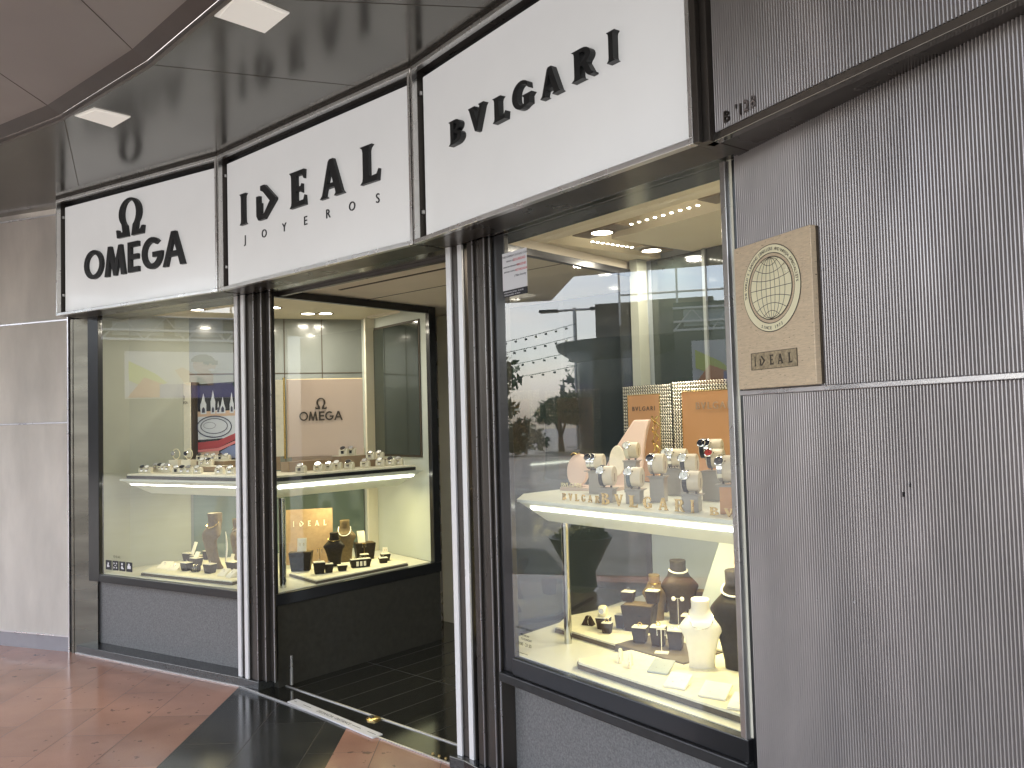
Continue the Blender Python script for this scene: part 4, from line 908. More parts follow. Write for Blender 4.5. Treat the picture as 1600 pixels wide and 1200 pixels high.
# winter picture
t = thing('picture_panel', 'large picture panel of white winter towers and curved tracks on the shelf', 'picture', AB(.57, .93, 1.286), rzA)
MB().box(-.24, .30, .0, .02, .07, .655).build('panel', M['dial_dark'], t); MB().box(-.04, .04, .004, .016, .0, .07).build('foot', M['tan'], t)
def flat(nm, pts, mt_, y): MB().prism([(a, b) for a, b in pts], 0, .0008, lambda x, z, yy: (x, -y-yy, z)).build(nm, M[mt_], t)
M['sky_blue'] = mat('print blue', (.22, .27, .45), .4); M['snow'] = mat('print snow', (.62, .64, .68), .4); M['print_red'] = mat('print red', (.42, .06, .07), .4); M['print_pink'] = mat('print pink', (.70, .22, .22), .4); M['print_night'] = mat('print night', (.05, .05, .09), .4); M['print_peach'] = mat('print peach', (.60, .42, .30), .4)
flat('snow_field', [(-.238, .22), (.298, .24), (.298, .43), (.20, .45), (.10, .43), (0, .45), (-.12, .43), (-.238, .44)], 'snow', .001)
flat('warm_roofs', [(-.238, .40), (.298, .40), (.298, .44), (-.238, .44)], 'print_peach', .0019)
flat('blue_cloud', [(.02, .08), (.298, .08), (.298, .20), (.12, .17), (.02, .13)], 'sky_blue', .001)
flat('peach_ground', [(-.238, .075), (.0, .075), (.0, .14), (-.238, .12)], 'print_peach', .001)
flat('red_band', [(-.238, .20), (0, .215), (.298, .30), (.298, .26), (0, .16), (-.238, .145)], 'print_red', .0028)
flat('pink_band', [(-.238, .143), (0, .158), (.298, .245), (.298, .225), (0, .135), (-.238, .125)], 'print_pink', .0037)
for cx_, cz_, rx_, rz_ in ((-.05, .32, .20, .085), (-.05, .325, .155, .06), (-.10, .33, .07, .026)):
    m = MB(); o1 = [(cx_+rx_*math.cos(a), cz_+rz_*math.sin(a)) for a in [2*math.pi*i/36 for i in range(36)]]; n = 36
    m.v = [(a, -.0047, b) for a, b in o1]+[(cx_+(a-cx_)*.95, -.0047, cz_+(b-cz_)*.90) for a, b in o1]; m.f = [(i, (i+1) % n, n+(i+1) % n, n+i) for i in range(n)]; m.build('track', M['print_night'], t)
for k, (x_, h_, w_2) in enumerate(((-.17, .565, .034), (-.06, .585, .026), (.05, .53, .03), (.15, .56, .022), (.23, .52, .03), (.0, .50, .02))):
    flat('tower', [(x_-w_2, .42), (x_+w_2, .42), (x_+w_2, h_-.07), (x_+w_2*.6, h_-.045), (x_, h_+.015), (x_-w_2*.6, h_-.045), (x_-w_2, h_-.07)], 'snow', .0028)
    flat('dark_arch', [(x_-w_2*.5, .43), (x_+w_2*.5, .43), (x_+w_2*.5, .46), (x_, .475), (x_-w_2*.5, .46)], 'print_night', .0037)
# ---- upper shelf behind the side glass: pink board
PB = Bay(SG.xy(.478, .60), SG.xy(1.175, .60)); 
t = thing('brand_board', 'blush pink board with OMEGA and horseshoe letter in dark metal letters', 'display board', SG(.60, .45, 1.2845), 0)
bl = (-1.630, 5.98); br = (-1.100, 6.095); PBb = Bay(bl, br); loc = t.location
def pb(nm, mb, mt_, par=None, **k): return mb.build(nm, M[mt_], par or t, off=tuple(loc), **k)
t.location = (bl[0]+.25, bl[1]+.05, 1.2845); loc = t.location
pb('panel', MB().box(0, PBb.L, 0, .02, 1.372, 1.932, PBb), 'blush', bevel=.002); pb('gold_edge', MB().box(-.001, PBb.L+.001, .021, .028, 1.370, 1.936, PBb), 'gold')
pb('foot', MB().box(.03, .46, .0, .05, 1.285, 1.3715, PBb), 'tan', bevel=.002)
for key, x0, w_2 in (('O', .0, .062), ('M', .064, .066), ('E', .138, .040), ('G', .182, .062), ('A', .246, .062)): pb('letter', MB().mesh(glyph(key, w_2, .066, .006), PBb.face(.087+x0, -.008, 1.630)), 'engrave')
pb('emblem', MB().mesh(glyph('Om', .082, .082, .006), PBb.face(.200, -.008, 1.712)), 'engrave')
t = thing('gold_edged_panel', 'narrow gold framed cream panel left of the blush pink board', 'display panel', (bl[0]-.03, bl[1], 1.2845), 0); loc = t.location
Q = Bay((bl[0]-.105, bl[1]-.06), (bl[0]-.012, bl[1]-.012))
pb('panel', MB().box(.008, Q.L-.008, 0, .03, 1.38, 1.930, Q), 'pad'); pb('edge', MB().box(-.002, .007, -.004, .034, 1.372, 1.945, Q), 'gold'); pb('edge', MB().box(Q.L-.007, Q.L+.002, -.004, .034, 1.362, 1.945, Q), 'gold'); pb('foot', MB().box(.02, .07, .0, .03, 1.285, 1.3795, Q), 'tan')
for lab, a, b, e0, e1, z0_, z1 in (('long tan riser at the back of the tray behind the side glass', .33, .80, .36, .46, 1.2845, 1.352), ('tan riser with three watches before the blush board', .77, 1.02, .37, .47, 1.2845, 1.372), ('lower tan riser with two watches, right end of side tray', .96, 1.17, .30, .365, 1.2845, 1.338)):
    t = root('riser', lab, 'riser', SG((a+b)/2, e0, z0_)); t.part('block', MB().box(a+.01, b-.01, e0+.006, e1, z0_+.0004, z1-.004, SG), M['tan'], bevel=.002); t.part('top', MB().box(a, b, e0, e1, z1-.0038, z1, SG), M['tan' if a < .5 else 'pad'], bevel=.001)
GS = 'small watches behind the doorway side glass'
for k, (s_, e_) in enumerate([(.326, .20), (.495, .24), (.575, .23), (.672, .27), (.735, .22), (.90, .25), (1.04, .25), (1.13, .24), (1.205, .24)]):
    small_watch(f'{ORD[k]} watch from the left in the front row behind the side glass', SG(s_, e_, 1.2845), rzG-1.0, DL[k % 3], 'silver', 'pad', GS, 1.6)
for k, s_ in enumerate((.838, .910, .985)): small_watch(f'{ORD[k]} dark dial watch from the left on the tall tan riser before the blush board', SG(s_, .415, 1.3725), rzG-1.0, ['dial_dark', 'dial_silver', 'dial_dark'][k], 'strap_black', 'pad', GS, 1.6)
for k, s_ in enumerate((1.015, 1.10)): small_watch(('left' if k == 0 else 'right')+' silver watch on the low riser at the right end of the side tray', SG(s_, .33, 1.3385), rzG-1.0, 'dial_silver', 'silver', 'pad', GS, 1.5)

# ---- right window, lower boards
def Cp(s, e, z=.6045): return CD(s, e, z)
GC = 'ring stands in the right window'
Z2 = .6045
ring_box('dark ring stand with a woven cuff watch, left end of the right window', Cp(.385, .76), rzC+.5, .066, .060, 'brown', None, GC)
t = thing('cuff_watch', 'gold woven cuff watch on the leftmost ring stand of the right window', 'watch', (*CD.xy(.385, .76), .6625), rzC+.5)
MB().lathe([(.022, -.018), (.026, -.010), (.027, .0), (.026, .010), (.022, .018)], 16, (0, 0, .026), 'x').build('cuff', M['gilt'], t, smooth=True); MB().lathe([(.012, -.029), (.012, -.025)], 16, (0, 0, .030), 'y').build('dial', M['dial_silver'], t)
t = thing('bangle_cushion', 'small black cushion with thin silver bangle at the board corner', 'bangle', Cp(.28, .76), rzC+.4)
MB().taper(.062, .040, .022, .016, 0, .044).build('cushion', M['brown'], t, bevel=.004); MB().torus((.012, -.010, .024), .022, .0013, 'yz', 20, 5).build('bangle', M['silver'], t, smooth=True)
big_box('large dark block carrying two ring stands in the right window', Cp(.515, .87), rzC+.45, .150, .118, .11)
ring_box('dark ring stand on the left of the large dark block', (*CD.xy(.445, .87), .7265), rzC+.45, .062, .050, 'brown', 'ring', GC)
ring_box('dark ring stand on the right of the large dark block', (*CD.xy(.555, .92), .7265), rzC+.45, .064, .064, 'brown', 'ring', GC)
ring_box('narrow dark ring stand left of the large dark block', Cp(.425, .83), rzC+.5, .045, .070, 'brown', None, GC)
for k, (s_, e_, h_, tp, lab) in enumerate(((.665, .715, .073, 'gold', 'dark ring stand with thick gold ring, first of three on the brown board'), (.755, .735, .088, 'gold', 'taller dark ring stand, middle of three on the brown board'), (.845, .745, .088, 'earrings', 'dark stand right of the middle one, just left of the white bust'))):
    ring_box(lab, Cp(s_, e_, .6065), rzC+.5, .068, h_, 'brown', tp, GC)
ring_box('small dark ring stand in front of the narrow one, right window', Cp(.45, .72), rzC+.5, .050, .052, 'brown', 'gold', GC)
ring_box('dark ring stand beside the pearl choker bust, right window', Cp(.70, 1.0), rzC+.5, .070, .085, 'brown', 'earrings', GC)
ring_box('dark ring stand in the right corner of the front board', Cp(1.44, .62), rzC+.5, .080, .095, 'brown', 'ring', GC)
ring_box('small dark ring stand behind the tall silver earring stem', Cp(.80, .98), rzC+.5, .060, .060, 'brown', 'gold', GC)
bust('small dark bust with gold collar at the back of the right window', Cp(.44, 1.06), rzC+.9, .130, .215, 'brown2', ('chain', 'gold', .03), .10)
bust('dark bust with pearl choker at the back of the right window', Cp(.56, 1.10), rzC+.9, .18, .295, 'brown', ('pearls', 'pearl', .04), .06)
bust('white bust with fine silver chain, front of the right window', Cp(1.08, .63), rzC+.75, .170, .270, 'whiteleather', ('chain', 'silver', .24), -.10)
bust('tall dark brown bust with scalloped white necklace at the right window edge', Cp(1.20, .71), rzC+.25, .200, .385, 'brown', ('pearls', 'pearl', .09), -.04)
big_box('dark tapered block behind the pearl choker bust', Cp(.335, 1.22), rzC+.4, .075, .085, .06)
big_box('dark tapered block right of the pearl choker bust', Cp(.62, 1.18), rzC+.5, .090, .150, .07)
t_stand('white T shaped stand with two hanging earrings before the dark ring stands', Cp(.845, .655, .6065), rzC+.6, .098)
t_stand('tall silver stem with two pearl earrings, right window centre', (*CD.xy(.845, .765), .6910), rzC+.6, .125, False, .036, 'silver', True)
for k, s_ in enumerate((.81, .885)):
    t = thing('drop_earring', ('left' if k == 0 else 'right')+' cream drop earring holder on the front board', 'earring holder', Cp(s_, .450-.02*k, .6055), rzC+.6)
    MB().tube([(0, .020, .0), (0, .012, .030), (0, -.004, .046), (0, -.016, .034), (0, -.024, .0)], .0085, 8).build('holder', M['pad'], t, smooth=True); MB().tube([(0, -.020, .034), (0, -.034, .010), (0, -.040, .002)], .0012, 5).build('earring', M['gold'], t)
for k, (s_, e_, w_2, lab) in enumerate(((1.01, .47, .085, 'grey white earring pad with two drop earrings, left of the white bust foot'), (1.17, .385, .085, 'flat white earring pad in front of the white bust'), (1.33, .40, .10, 'flat white earring pad nearest the right window edge'), (1.47, .375, .09, 'thin cream pad at the far right of the front board'))):
    t = thing('earring_pad', lab, 'earring pad', Cp(s_, e_, .6055), rzC+.35)
    T = lambda x, y, z: (x, y, z+(y+.04)*.32)
    MB().box(-w_2/2, w_2/2, -.04, .045, .0005, .008, T).build('pad', M['paleblue' if k == 0 else 'whiteleather'], t, bevel=.001)
    for q in (-1, 1): MB().torus((q*.014, .0+q*.008, .0185+q*.0025), .005, .0012, 'xy', 12, 5).build('earring', M['silver'], t)
t = thing('leaning_panel', 'grey frame with tan centre leaning at the back of the right window', 'display panel', Cp(.95, 1.06, .6045), rzC)
T = lambda x, y, z: (x+z*.33, y+z*.14, z)
MB().box(-.29, .30, 0, .02, 0, .53, T).build('frame', M['paleblue'], t, bevel=.002); MB().box(-.19, .295, -.006, -.0006, .0, .42, T).build('centre', M['blush'], t)
# ---- right window, shelf
M['rosewood'] = M['orange']
def rail(label, s0, s1, e, h): pass
def cuff(label, s, e, z, dial, strap, w_=.050, d_=.066, group='watch cuffs in the right window', case='silver', plate=True, rot=.45, n=1):
    w_, d_ = w_*1.08, d_*1.12
    t = thing('watch_cuff', label, 'watch', CD(s, e, z), rzC+rot, group); r = d_/2; hz = .012+r
    m = MB(); rings = []; hw = w_/2
    for x_, k in ((-hw, .86), (-hw+.003, 1), (hw-.003, 1), (hw, .94)): rings.append([(x_, math.cos(a)*r*.92*k, hz+math.sin(a)*r*k) for a in [2*math.pi*i/24 for i in range(24)]])
    m.loft(rings).build('cushion', M['cuffpad'], t, smooth=True)
    MB().box(hw+.0004, hw+.0012, -.004, .004, hz-.024, hz+.010).build('slot', M['tan'], t)
    MB().box(-hw*.6, -hw*.6+.006, -.005, .005, .004, hz-r+.004).box(hw*.6-.006, hw*.6, -.005, .005, .004, hz-r+.004).build('post', M['bronze'], t)
    if plate: MB().box(-hw-.008, hw+.008, -.030, .030, .0, .0038).build('plate', M['greybox'], t, bevel=.0008)
    for k in range(n):
        x0 = -hw+.013+k*.020; sw = .0085; m = MB(); rings = []
        for i in range(19):
            a = 2*math.pi*i/18; rings.append([(x0+xx, math.cos(a)*rr*.93, hz+math.sin(a)*rr) for xx, rr in ((-sw, r+.0005), (sw, r+.0005), (sw, r+.0028), (-sw, r+.0028))])
        m.loft(rings, False).build('strap', M[strap if k == 0 or n == 1 else 'silver'], t)
        a = R(148); c = (x0, math.cos(a)*(r+.003)*.93, hz+math.sin(a)*(r+.003)); T = lambda x, y, z: (x+c[0], c[1]+y*math.sin(a)+z*math.cos(a), c[2]-y*math.cos(a)+z*math.sin(a))
        cs_ = MB().mesh(MB().lathe([(.0165, -.004), (.0190, 0), (.0185, .005), (.0155, .0068), (.0152, .004)], 24), T).build('case', M[case], t, smooth=True)
        MB().mesh(MB().lathe([(.0150, .0042), (.0150, .0050)], 24), T).build('dial', M[dial], cs_)
        MB().mesh(MB().box(-.0005, .0005, 0, .010, .0052, .0056).box(0, .007, -.0005, .0005, .0052, .0056), T).build('hands', M['dial_dark' if dial != 'dial_dark' else 'silver'], cs_)
        MB().mesh(MB().box(.019, .023, -.002, .002, .0, .004), T).build('crown', M[case], cs_)
    return t
def gbox(label, s, e, w_, h, d_=.055, mt_='greybox', z=1.2455, rot=.45):
    t = thing('display_cube', label, 'display cube', CD(s, e, z), rzC+rot, None); MB().box(-w_/2, w_/2, -d_/2, d_/2, 0, h-.005).build('cube', M[mt_], t, bevel=.0015); MB().box(-w_/2-.003, w_/2+.003, -d_/2-.003, d_/2+.003, h-.0048, h-.0005).build('top', M['greybox'], t); return t
gbox('tall grey box under the leftmost dark watches in the right window', .43, .70, .055, .102); cuff('leftmost cuff with two dark dial steel watches in the right window', .43, .70, 1.348, 'dial_dark', 'silver', .075, .062, n=2)
gbox('low grey box under the first black strap watch, front left', .755, .46, .058, .056); cuff('black strap watch on the front left low grey box', .755, .46, 1.302, 'dial_white', 'strap_black', .058, .074)
gbox('tall grey box before the narrow orange panel', .515, .85, .062, .145); cuff('pale leather strap watch highest at the left, before the narrow orange panel', .520, .85, 1.391, 'dial_white', 'pad', .058, .068)
gbox('low grey box under the blue grey strap watch', .87, .50, .060, .054); cuff('blue grey strap watch on a low box, second in the front row', .875, .50, 1.300, 'dial_white', 'strap_grey', .058, .072)
gbox('grey box under the green dial steel watch in the middle', .91, .60, .060, .102); cuff('dark green dial steel bracelet watch in the middle row', .908, .60, 1.348, 'dial_dark', 'silver', .060, .074)
gbox('wide grey box behind the green dial watch', .78, .85, .100, .115); cuff('cuff with two cream dial watches at the back middle', .785, .85, 1.361, 'dial_white', 'pad', .095, .070, n=2)
gbox('grey box under the higher white dial black strap watch', 1.06, .62, .060, .112); cuff('white dial black strap watch, upper of two in a column', 1.06, .62, 1.358, 'dial_white', 'strap_black', .060, .066)
gbox('low grey box in front under the lower white dial watch', 1.24, .42, .058, .060); cuff('white dial black strap watch, lower and nearest the glass', 1.24, .42, 1.306, 'dial_white', 'strap_black', .060, .068)
gbox('wide grey box under the red dial watch at the back right', 1.065, .78, .110, .122); cuff('red dial watch on black strap at the back right', 1.08, .76, 1.368, 'dial_red', 'strap_black', .062, .070); cuff('dark dial watch and white dial watch highest at the back right', 1.01, .82, 1.405, 'dial_dark', 'strap_black', .085, .070, n=2, plate=False)
gbox('orange sided box under the rightmost steel watch', 1.385, .45, .058, .100, mt_='orange'); cuff('large dark dial steel watch at the right edge of the right window', 1.382, .45, 1.346, 'dial_dark', 'silver', .062, .084)
t = thing('round_display', 'round blush pink drum standing on edge at the left end of the shelf', 'display stand', CD(.235, .76, 1.264), rzC+.55)
m = MB(); rr = []
for k, (y_, f) in enumerate(((-.030, .96), (-.026, 1), (.022, 1), (.026, .97))): rr.append([(math.cos(a)*.052*f, y_+.25*(math.sin(a)*.078+.078), math.sin(a)*.078*f+.079) for a in [2*math.pi*i/32 for i in range(32)]])
m.loft(rr).build('drum', M['pink'], t, smooth=True); MB().tube([(-.03, -.01, .155), (-.02, .0, .165), (-.005, .01, .158), (.01, .012, .164)], .003, 5).build('bracelet', M['gold'], t)
t = thing('pink_stand', 'flat blush stand with small letters under the pink drum', 'display stand', CD(.27, .80, 1.2455), rzC+.3)
MB().box(-.13, .16, -.06, .10, 0, .017).build('base', M['blush'], t, bevel=.002); MB().mesh(text('BVLGARI', .030, .004), lambda x, y, z: (-.125+x, -.056-z, .0175+y)).build('lettering', M['gilt'], t)
t = thing('collar_display', 'large pale curved collar stand rising behind the watches', 'display stand', CD(.30, .98, 1.2455), rzC+.55)
m = MB(); rr = []
for k in range(15):
    f = k/14; hw = .095-.052*f+.03*math.sin(f*math.pi)*(1-f); th_ = .020
    rr.append([(-hw*.9+.10*f**1.6, -.02+.10*f, .335*f), (hw+.10*f**1.6, -.02+.10*f, .335*f), (hw+.10*f**1.6, .0+.12*f+th_, .335*f), (-hw*.9+.10*f**1.6, .0+.12*f+th_, .335*f)])
m.loft(rr).build('shell', M['pink'], t, smooth=True, bevel=.008)
MB().mesh(MB().lathe([(.001, -.002), (.050, 0), (.048, .006)], 28), lambda x, y, z: (-.010+x*.8, -.018-z+.02+(y)*.30, .135+y*1.5)).build('oval_face', M['pad'], t, smooth=True)
# lattice framed orange panels
def lattice(label, s0, s1, z0, z1, i0, i1, j0, j1, e, txt=None, ts=.02, bandr=True):
    t = root('orange_panel', label, 'display panel', CD((s0+s1)/2, e, 1.2455))
    t.part('backing', MB().box(s0, s1, e+.004, e+.016, z0, z1, CD), M['latticeback'])
    m = MB(); step = .0175
    regs = [(s0, i0, z0, z1), (i1, s1, z0, z1), (i0, i1, j1, z1)]
    for a0, a1, b0, b1 in regs:
        na = max(1, round((a1-a0)/step)); nb = max(1, round((b1-b0)/step)); da = (a1-a0)/na; db = (b1-b0)/nb
        for i in range(na):
            for j in range(nb):
                ca, cb = a0+(i+.5)*da, b0+(j+.5)*db; n = 6; o = len(m.v); R1, R2 = da*.52, da*.30
                for k in range(n): a = 2*math.pi*k/n+.5; m.v += [CD(ca+math.cos(a)*R1, e+.001, cb+math.sin(a)*R1), CD(ca+math.cos(a)*R2, e-.0015, cb+math.sin(a)*R2)]
                for k in range(n): q = (k+1) % n; m.f.append((o+2*k, o+2*q, o+2*q+1, o+2*k+1))
    t.part('lattice', m, M['lattice'])
    t.part('leather', MB().box(i0, i1, e-.002, e+.0035, j0, j1, CD), M['orange'], bevel=.001)
    m = MB(); m.box(i0-.003, i1+.003, e-.004, e, j1, j1+.003, CD); m.box(i0-.003, i0, e-.004, e, j0, j1, CD); m.box(i1, i1+.003, e-.004, e, j0, j1, CD); t.part('inner_trim', m, M['gold'])
    t.part('foot', MB().box(s0+.02, s1-.02, e+.005, e+.015, 1.2455, z0-.0002, CD), M['latticeback'])
    if txt: t.part('lettering', MB().mesh(text(txt, ts, .002, 'CENTER', 1.35), CD.face((i0+i1)/2, e-.0022, j1-.085)), M['engrave'])
lattice('narrow orange leather panel in a bronze lattice frame, left one', .019, .37, 1.25, 1.762, .064, .290, 1.25, 1.712, 1.30, 'BVLGARI', .034)
lattice('wide orange leather panel in a bronze lattice frame, right one', .395, .93, 1.25, 1.768, .464, .93, 1.25, 1.714, 1.28, None)
t = root('wide_lettering', 'raised BVLGARI letters on the wide orange panel', 'lettering', CD(.60, 1.27, 1.62)); t.part('letters', MB().mesh(text('BVLGARI', .050, .004, 'LEFT', 1.3), CD.face(.555, 1.272, 1.625)), M['tan'])
t = root('gold_strip', 'narrow twisted gold lattice strip between the two orange panels', 'display panel', CD(.33, 1.20, 1.25))
m = MB()
for q in (0, 1):
    path = [CD(.335+.024*q+.008*math.sin(i*1.3+q*2), 1.20+.004*math.cos(i*1.3), 1.2465+i*.0125) for i in range(29)]; m.tube(path, .0055, 6)
t.part('twist', m, M['gold'])
# standing letters along the front edge
def standing(label, s0, s1, e, h, word, mt_='acrylic'):
    t = root('standing_letters', label, 'letters', CD(s0, e, 1.2455), 'standing shop letters on the shelf'); n = len(word)
    for i, ch in enumerate(word):
        key = {'B': 'Br', 'V': 'Vr', 'L': 'Lr', 'G': 'Gr', 'A': 'Ar', 'R': 'Rr', 'I': 'I'}[ch]; step = (s1-s0)/n; ww = step*(.62 if ch != 'I' else .22)
        t.part('standing_letter', MB().mesh(glyph(key, ww, h, .005), CD.face(s0+i*step, e, 1.2460)), M[mt_])
standing('small row of standing BVLGARI letters at the left front of the shelf', .53, .82, .40, .030, 'BVLGARI', 'brass')
standing('large row of standing BVLGARI letters along the shelf front', .80, 1.345, .375, .046, 'BVLGARI', 'brass')
standing('small row of standing letters cut off by the right window edge', 1.36, 1.62, .365, .028, 'BVLG', 'brass')
# ------------------------------------------------------------------ the plaza across from the shop (seen mirrored in the glass)
M['concrete'] = mat('pale concrete', (.40, .38, .35), .8, noise=(2, .12)); M['plaza'] = mat('grey plaza paving', (.095, .09, .085), .6, noise=(1.2, .2)); M['darkwall'] = mat('dark shop wall', (.045, .045, .043), .35, noise=(2, .2))
M['umber'] = mat('brown parapet', (.20, .17, .13), .7, noise=(2, .1)); M['railing'] = mat('railing', (.55, .55, .55), .4, .7); M['leaf'] = mat('leaf', (.055, .095, .030), .55, noise=(3, .35)); M['leafdark'] = mat('dark leaf', (.030, .055, .022), .55, noise=(3, .35)); M['bark'] = mat('bark', (.10, .07, .05), .85, noise=(20, .3)); M['bulb'] = mat('unlit bulb', (.05, .05, .05), .3)
m = MB(); m.add([(-120, -90, .004), (-4.9, -90, .004), (-4.9, 120, .004), (-120, 120, .004)], [(0, 1, 2, 3)]); m.add([(-4.9, -90, .004), (90, -90, .004), (90, 2.9, .004), (-4.9, 2.9, .004)], [(0, 1, 2, 3)]); struct('plaza_paving', m, M['plaza'])
_before = set(bpy.data.objects)
t = root('pavilion', 'dark pavilion with roof terrace and rounded corner across the plaza', 'building', (-15, 1, 0))
t.part('wall', MB().box(-22, -13, 3.9, 4.9, 0, 3.15), M['darkwall'])
t.part('rounded_corner', MB().lathe([(1.15, 0), (1.15, 2.75), (1.5, 3.0), (1.55, 3.15)], 40, (-14.1, 4.75, 0)), M['darkwall'], smooth=True)
t.part('roof_edge', MB().box(-22, -12.6, 3.4, 5.0, 3.16, 3.36), M['umber']); t.part('parapet', MB().box(-22, -13.4, 3.3, 4.6, 3.361, 3.95), M['umber']); t.part('roof_box', MB().box(-18, -14.5, 4.62, 5.6, 3.361, 4.1), M['umber'])
m = MB()
for k in range(8): m.tube([(-12.9, 4.9-.5*k, 3.36), (-12.9, 4.9-.5*k, 4.55)], .02, 5)
for z in (4.0, 4.55): m.tube([(-12.9, 4.9, z), (-12.9, 1.4, z)], .022, 5)
t.part('railing', m, M['railing'])
t.part('shop_window', MB().box(-12.99, -12.96, 3.95, 4.35, 1.2, 2.2), M['greenglass'])
def foliage(m, c, r, n, leaf, rnd):
    for _ in range(n):
        while True:
            p = [rnd.uniform(-1, 1) for _ in range(3)]
            if sum(q*q for q in p) < 1: break
        cc = Vector(c)+Vector((p[0]*r[0], p[1]*r[1], p[2]*r[2])); u = Vector([rnd.gauss(0, 1) for _ in range(3)]).normalized(); v = u.cross(Vector([rnd.gauss(0, 1) for _ in range(3)])).normalized()
        s_ = leaf*rnd.uniform(.6, 1.3); o = len(m.v); m.v += [tuple(cc-u*s_), tuple(cc+v*s_*.4), tuple(cc+u*s_), tuple(cc-v*s_*.4)]; m.f.append((o, o+1, o+2, o+3))
rnd = random.Random(3)
for k, (x_, y_, h_, r_, lab) in enumerate(((-14, 6.25, 2.2, .42, 'taller pale leafy tree beside the pavilion corner'), (-15.5, 8.6, 2.6, .8, 'broad leafy tree left of the pavilion, farther back'), (-17, 10.2, 3.0, 1.0, 'largest leafy tree farthest along the plaza'))):
    t = root('tree', lab, 'tree', (x_, y_, 0), 'trees on the plaza')
    m = MB().tube([(x_, y_, 0), (x_+.05, y_, h_*.5), (x_-.03, y_+.04, h_*.8)], [.07, .05, .03], 7)
    for q in range(5): a = q*1.3; m.tube([(x_, y_, h_*.55), (x_+math.cos(a)*r_*.6, y_+math.sin(a)*r_*.6, h_*.85)], [.03, .012], 5)
    t.part('trunk', m, M['bark']); m = MB()
    for q in range(8): foliage(m, (x_+rnd.uniform(-.7, .7)*r_, y_+rnd.uniform(-.7, .7)*r_, h_*.82+rnd.uniform(-.5, .5)*r_), (r_*.5,)*3, 160, .09, rnd)
    t.part('crown', m, M['leaf'])
for k, (x_, y_) in enumerate(((-12.4, 6.55), (-12.6, 7.3), (-12.9, 8.1))):
    t = root('shrub', ['dark leafy shrub on the plaza edge nearest the pavilion', 'dark leafy shrub on the plaza edge, middle of three', 'dark leafy shrub on the plaza edge farthest from the pavilion'][k], 'shrub', (x_, y_, 0), 'shrubs along the plaza edge')
    m = MB()
    for q in range(7): foliage(m, (x_+rnd.uniform(-.25, .25), y_+rnd.uniform(-.25, .25), 1.25+rnd.uniform(-.15, .22)), (.22, .22, .22), 110, .08, rnd)
    t.part('foliage', m, M['leafdark']); t.part('stem', MB().tube([(x_, y_, .9), (x_, y_, 1.2)], .025, 6), M['bark'])
t = root('street_lamp', 'tall two armed street lamp beyond the pavilion corner', 'street lamp', (-15.5, 6.2, 0)); t.part('pole', MB().tube([(-15.5, 6.2, 0), (-15.5, 6.2, 4.2)], .04, 8), M['railing']); t.part('arm', MB().tube([(-15.5, 5.7, 4.15), (-15.5, 6.7, 4.15)], .03, 6), M['railing'])
for k in (5.65, 6.75): t.part('lamp_head', MB().box(-15.6, -15.4, k-.2, k+.2, 4.12, 4.18), M['bulb'])
for k, (z0, z1, y1) in enumerate(((3.05, 3.5, 9.5), (2.85, 3.25, 9.6), (2.6, 2.95, 9.8), (2.35, 2.65, 10.0))):
    t = root('bulb_string', ['topmost string of unlit bulbs above the plaza', 'second highest string of unlit bulbs above the plaza', 'third string of unlit bulbs above the plaza', 'lowest string of unlit bulbs above the plaza'][k], 'string light', (-13, 5.9, z1), 'strings of bulbs over the plaza')
    pts = [(-13-.3*k*0, 5.7+(y1-5.7)*i/20, z1+(z0-z1)*i/20-.15*math.sin(math.pi*i/20)) for i in range(21)]
    t.part('wire', MB().tube(pts, .006, 4), M['bulb']); m = MB()
    for p in pts[1:-1]: m.ball((p[0], p[1], p[2]-.045), .028, 6)
    t.part('bulbs', m, M['bulb'])
# the plaza is deep: these stand 20 to 35 m away, so place them at their real distance and size
def far_place(objs, cx, cy, k, kz):
    done = set()
    for o in objs:
        if o.type == 'EMPTY': o['_w'] = list(o.location)
    for o in objs:
        if o.type != 'MESH': continue
        p = o
        while p.parent: p = p.parent
        l = Vector(p['_w']); l2 = Vector((cx+(l.x-cx)*k, cy+(l.y-cy)*k, 0 if l.z < 1.6 else 1.6+(l.z-1.6)*kz))
        for v in o.data.vertices:
            w_ = v.co+l; v.co = Vector((cx+(w_.x-cx)*k, cy+(w_.y-cy)*k, max(0.005, 1.6+(w_.z-1.6)*kz)))-l2
        p['_n'] = list(l2)
    for o in objs:
        if o.type == 'EMPTY': o.location = o['_n']; del o['_w']; del o['_n']
far_place([o for o in bpy.data.objects if o not in _before], .45, 3.2, 2.48, 2.21)
_before = set(bpy.data.objects)
t = root('advert_banner', 'long pale advertising banner with a laughing person in sunglasses on the pavilion', 'banner', (-12.9, 3.6, 2.2))
by = lambda y, z: (-12.86, y, z)
def ban(nm, pts, col, k): t.part(nm, MB().prism(pts, 0, .012, lambda y, z, x: (-12.90+.014*k+x, y, z)), mat('banner '+nm, col, .5))
ban('sheet', [(1.0, 2.16), (5.15, 2.16), (5.15, 3.03), (1.0, 3.03)], (.62, .60, .62), 0)
ban('yellow_shape', [(5.1, 2.5), (5.1, 2.85), (4.75, 2.62), (4.6, 2.45), (4.8, 2.3)], (.62, .66, .12), 1)
ban('orange_shape', [(5.12, 2.18), (4.9, 2.55), (4.6, 2.4), (4.7, 2.18)], (.75, .25, .10), 2)
ban('violet_shape', [(4.7, 2.17), (4.7, 2.42), (3.9, 2.44), (1.2, 2.30), (1.2, 2.17)], (.25, .20, .45), 3)
ban('arm', [(4.35, 2.4), (4.5, 2.68), (4.4, 2.74), (4.1, 2.50), (4.05, 2.40)], (.62, .34, .24), 4)
ban('neck', [(4.22, 2.40), (4.20, 2.62), (3.98, 2.62), (3.98, 2.40)], (.58, .32, .22), 4)
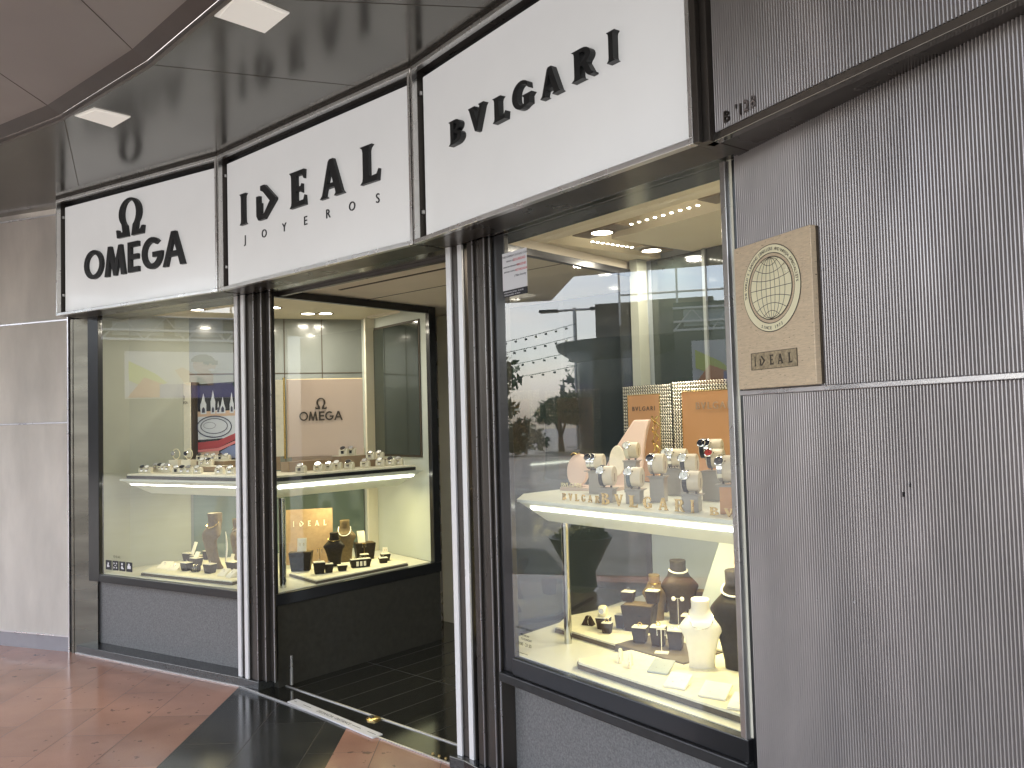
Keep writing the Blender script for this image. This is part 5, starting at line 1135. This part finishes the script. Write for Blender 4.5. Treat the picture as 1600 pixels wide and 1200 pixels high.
ban('face', [(4.10+.16*math.cos(a), 2.78+.17*math.sin(a)) for a in [2*math.pi*i/20 for i in range(20)]], (.62, .36, .26), 5)
ban('hair', [(4.12+.17*math.cos(a), 2.84+.14*math.sin(a)) for a in [math.pi*i/12 for i in range(13)]], (.06, .04, .03), 6)
ban('sunglasses', [(4.12, 2.80), (4.12, 2.86), (3.92, 2.87), (3.92, 2.79), (3.99, 2.78), (4.02, 2.82), (4.05, 2.78)], (.03, .03, .04), 7); ban('smile', [(4.06, 2.68), (4.0, 2.72), (3.96, 2.69), (4.0, 2.65)], (.75, .72, .70), 7)
t.part('lettering', MB().mesh(text('Bienvenido', .30, .01, 'RIGHT'), lambda x, y, z: (-12.84+z, 3.85+x*1.0 - 0, 2.42+y) if False else (-12.84+z, 3.72+x, 2.36+y)), mat('banner green', (.02, .16, .09), .5))
far_place([o for o in bpy.data.objects if o not in _before], -2.5, 5.7, 2.62, 2.02)
t = root('mall_wing', 'long dark shopping wing with roof truss behind the banner', 'building', (-31, -8, 0))
t.part('wall', MB().box(-40, -31, -30, 5.0, .005, 6.2), M['darkwall']); m = MB()
for z in (5.0, 5.35, 5.9): m.box(-30.9, -30.7, -30, 5.0, z, z+.08)
for k in range(20): m.tube([(-30.8, 5-1.5*k, 5.0), (-30.8, 4.25-1.5*k, 5.9), (-30.8, 3.5-1.5*k, 5.0)], .04, 5)
t.part('truss', m, M['railing'])
for k in range(8): t.part('glass_panel', MB().box(-30.98, -30.92, 4.6-2.2*k-1.8, 4.6-2.2*k, 5.2, 6.0), M['paleblue'])
t = thing('bowl_planter', 'wide dark bowl planter with low plants standing on the paving', 'planter', (-4.15, 4.1, 0), 0)
MB().lathe([(.10, 0), (.14, .04), (.13, .18), (.30, .50), (.27, .50), (.22, .42)], 28).build('bowl', M['darkwall'], t, smooth=True); m = MB(); foliage(m, (0, 0, .52), (.24, .24, .08), 260, .05, rnd); m.build('plants', M['leafdark'], t)
for k in range(10):
    t = root('far_tree', 'distant leafy tree, '+['first', 'second', 'third', 'fourth', 'fifth', 'sixth', 'seventh', 'eighth', 'ninth', 'tenth'][k]+' along the row behind the plaza', 'tree', (-40+rnd.uniform(-3, 3), -20+6*k, 0), 'distant row of trees'); c = t.l; m = MB()
    for q in range(7): foliage(m, (c[0]+rnd.uniform(-1.6, 1.6), c[1]+rnd.uniform(-1.8, 1.8), 3.2+rnd.uniform(-.9, 1.2)), (1.3, 1.3, 1.0), 90, .35, rnd)
    t.part('crown', m, M['leaf']); t.part('trunk', MB().tube([(c[0], c[1], 0), (c[0], c[1], 3)], .14, 6), M['bark'])
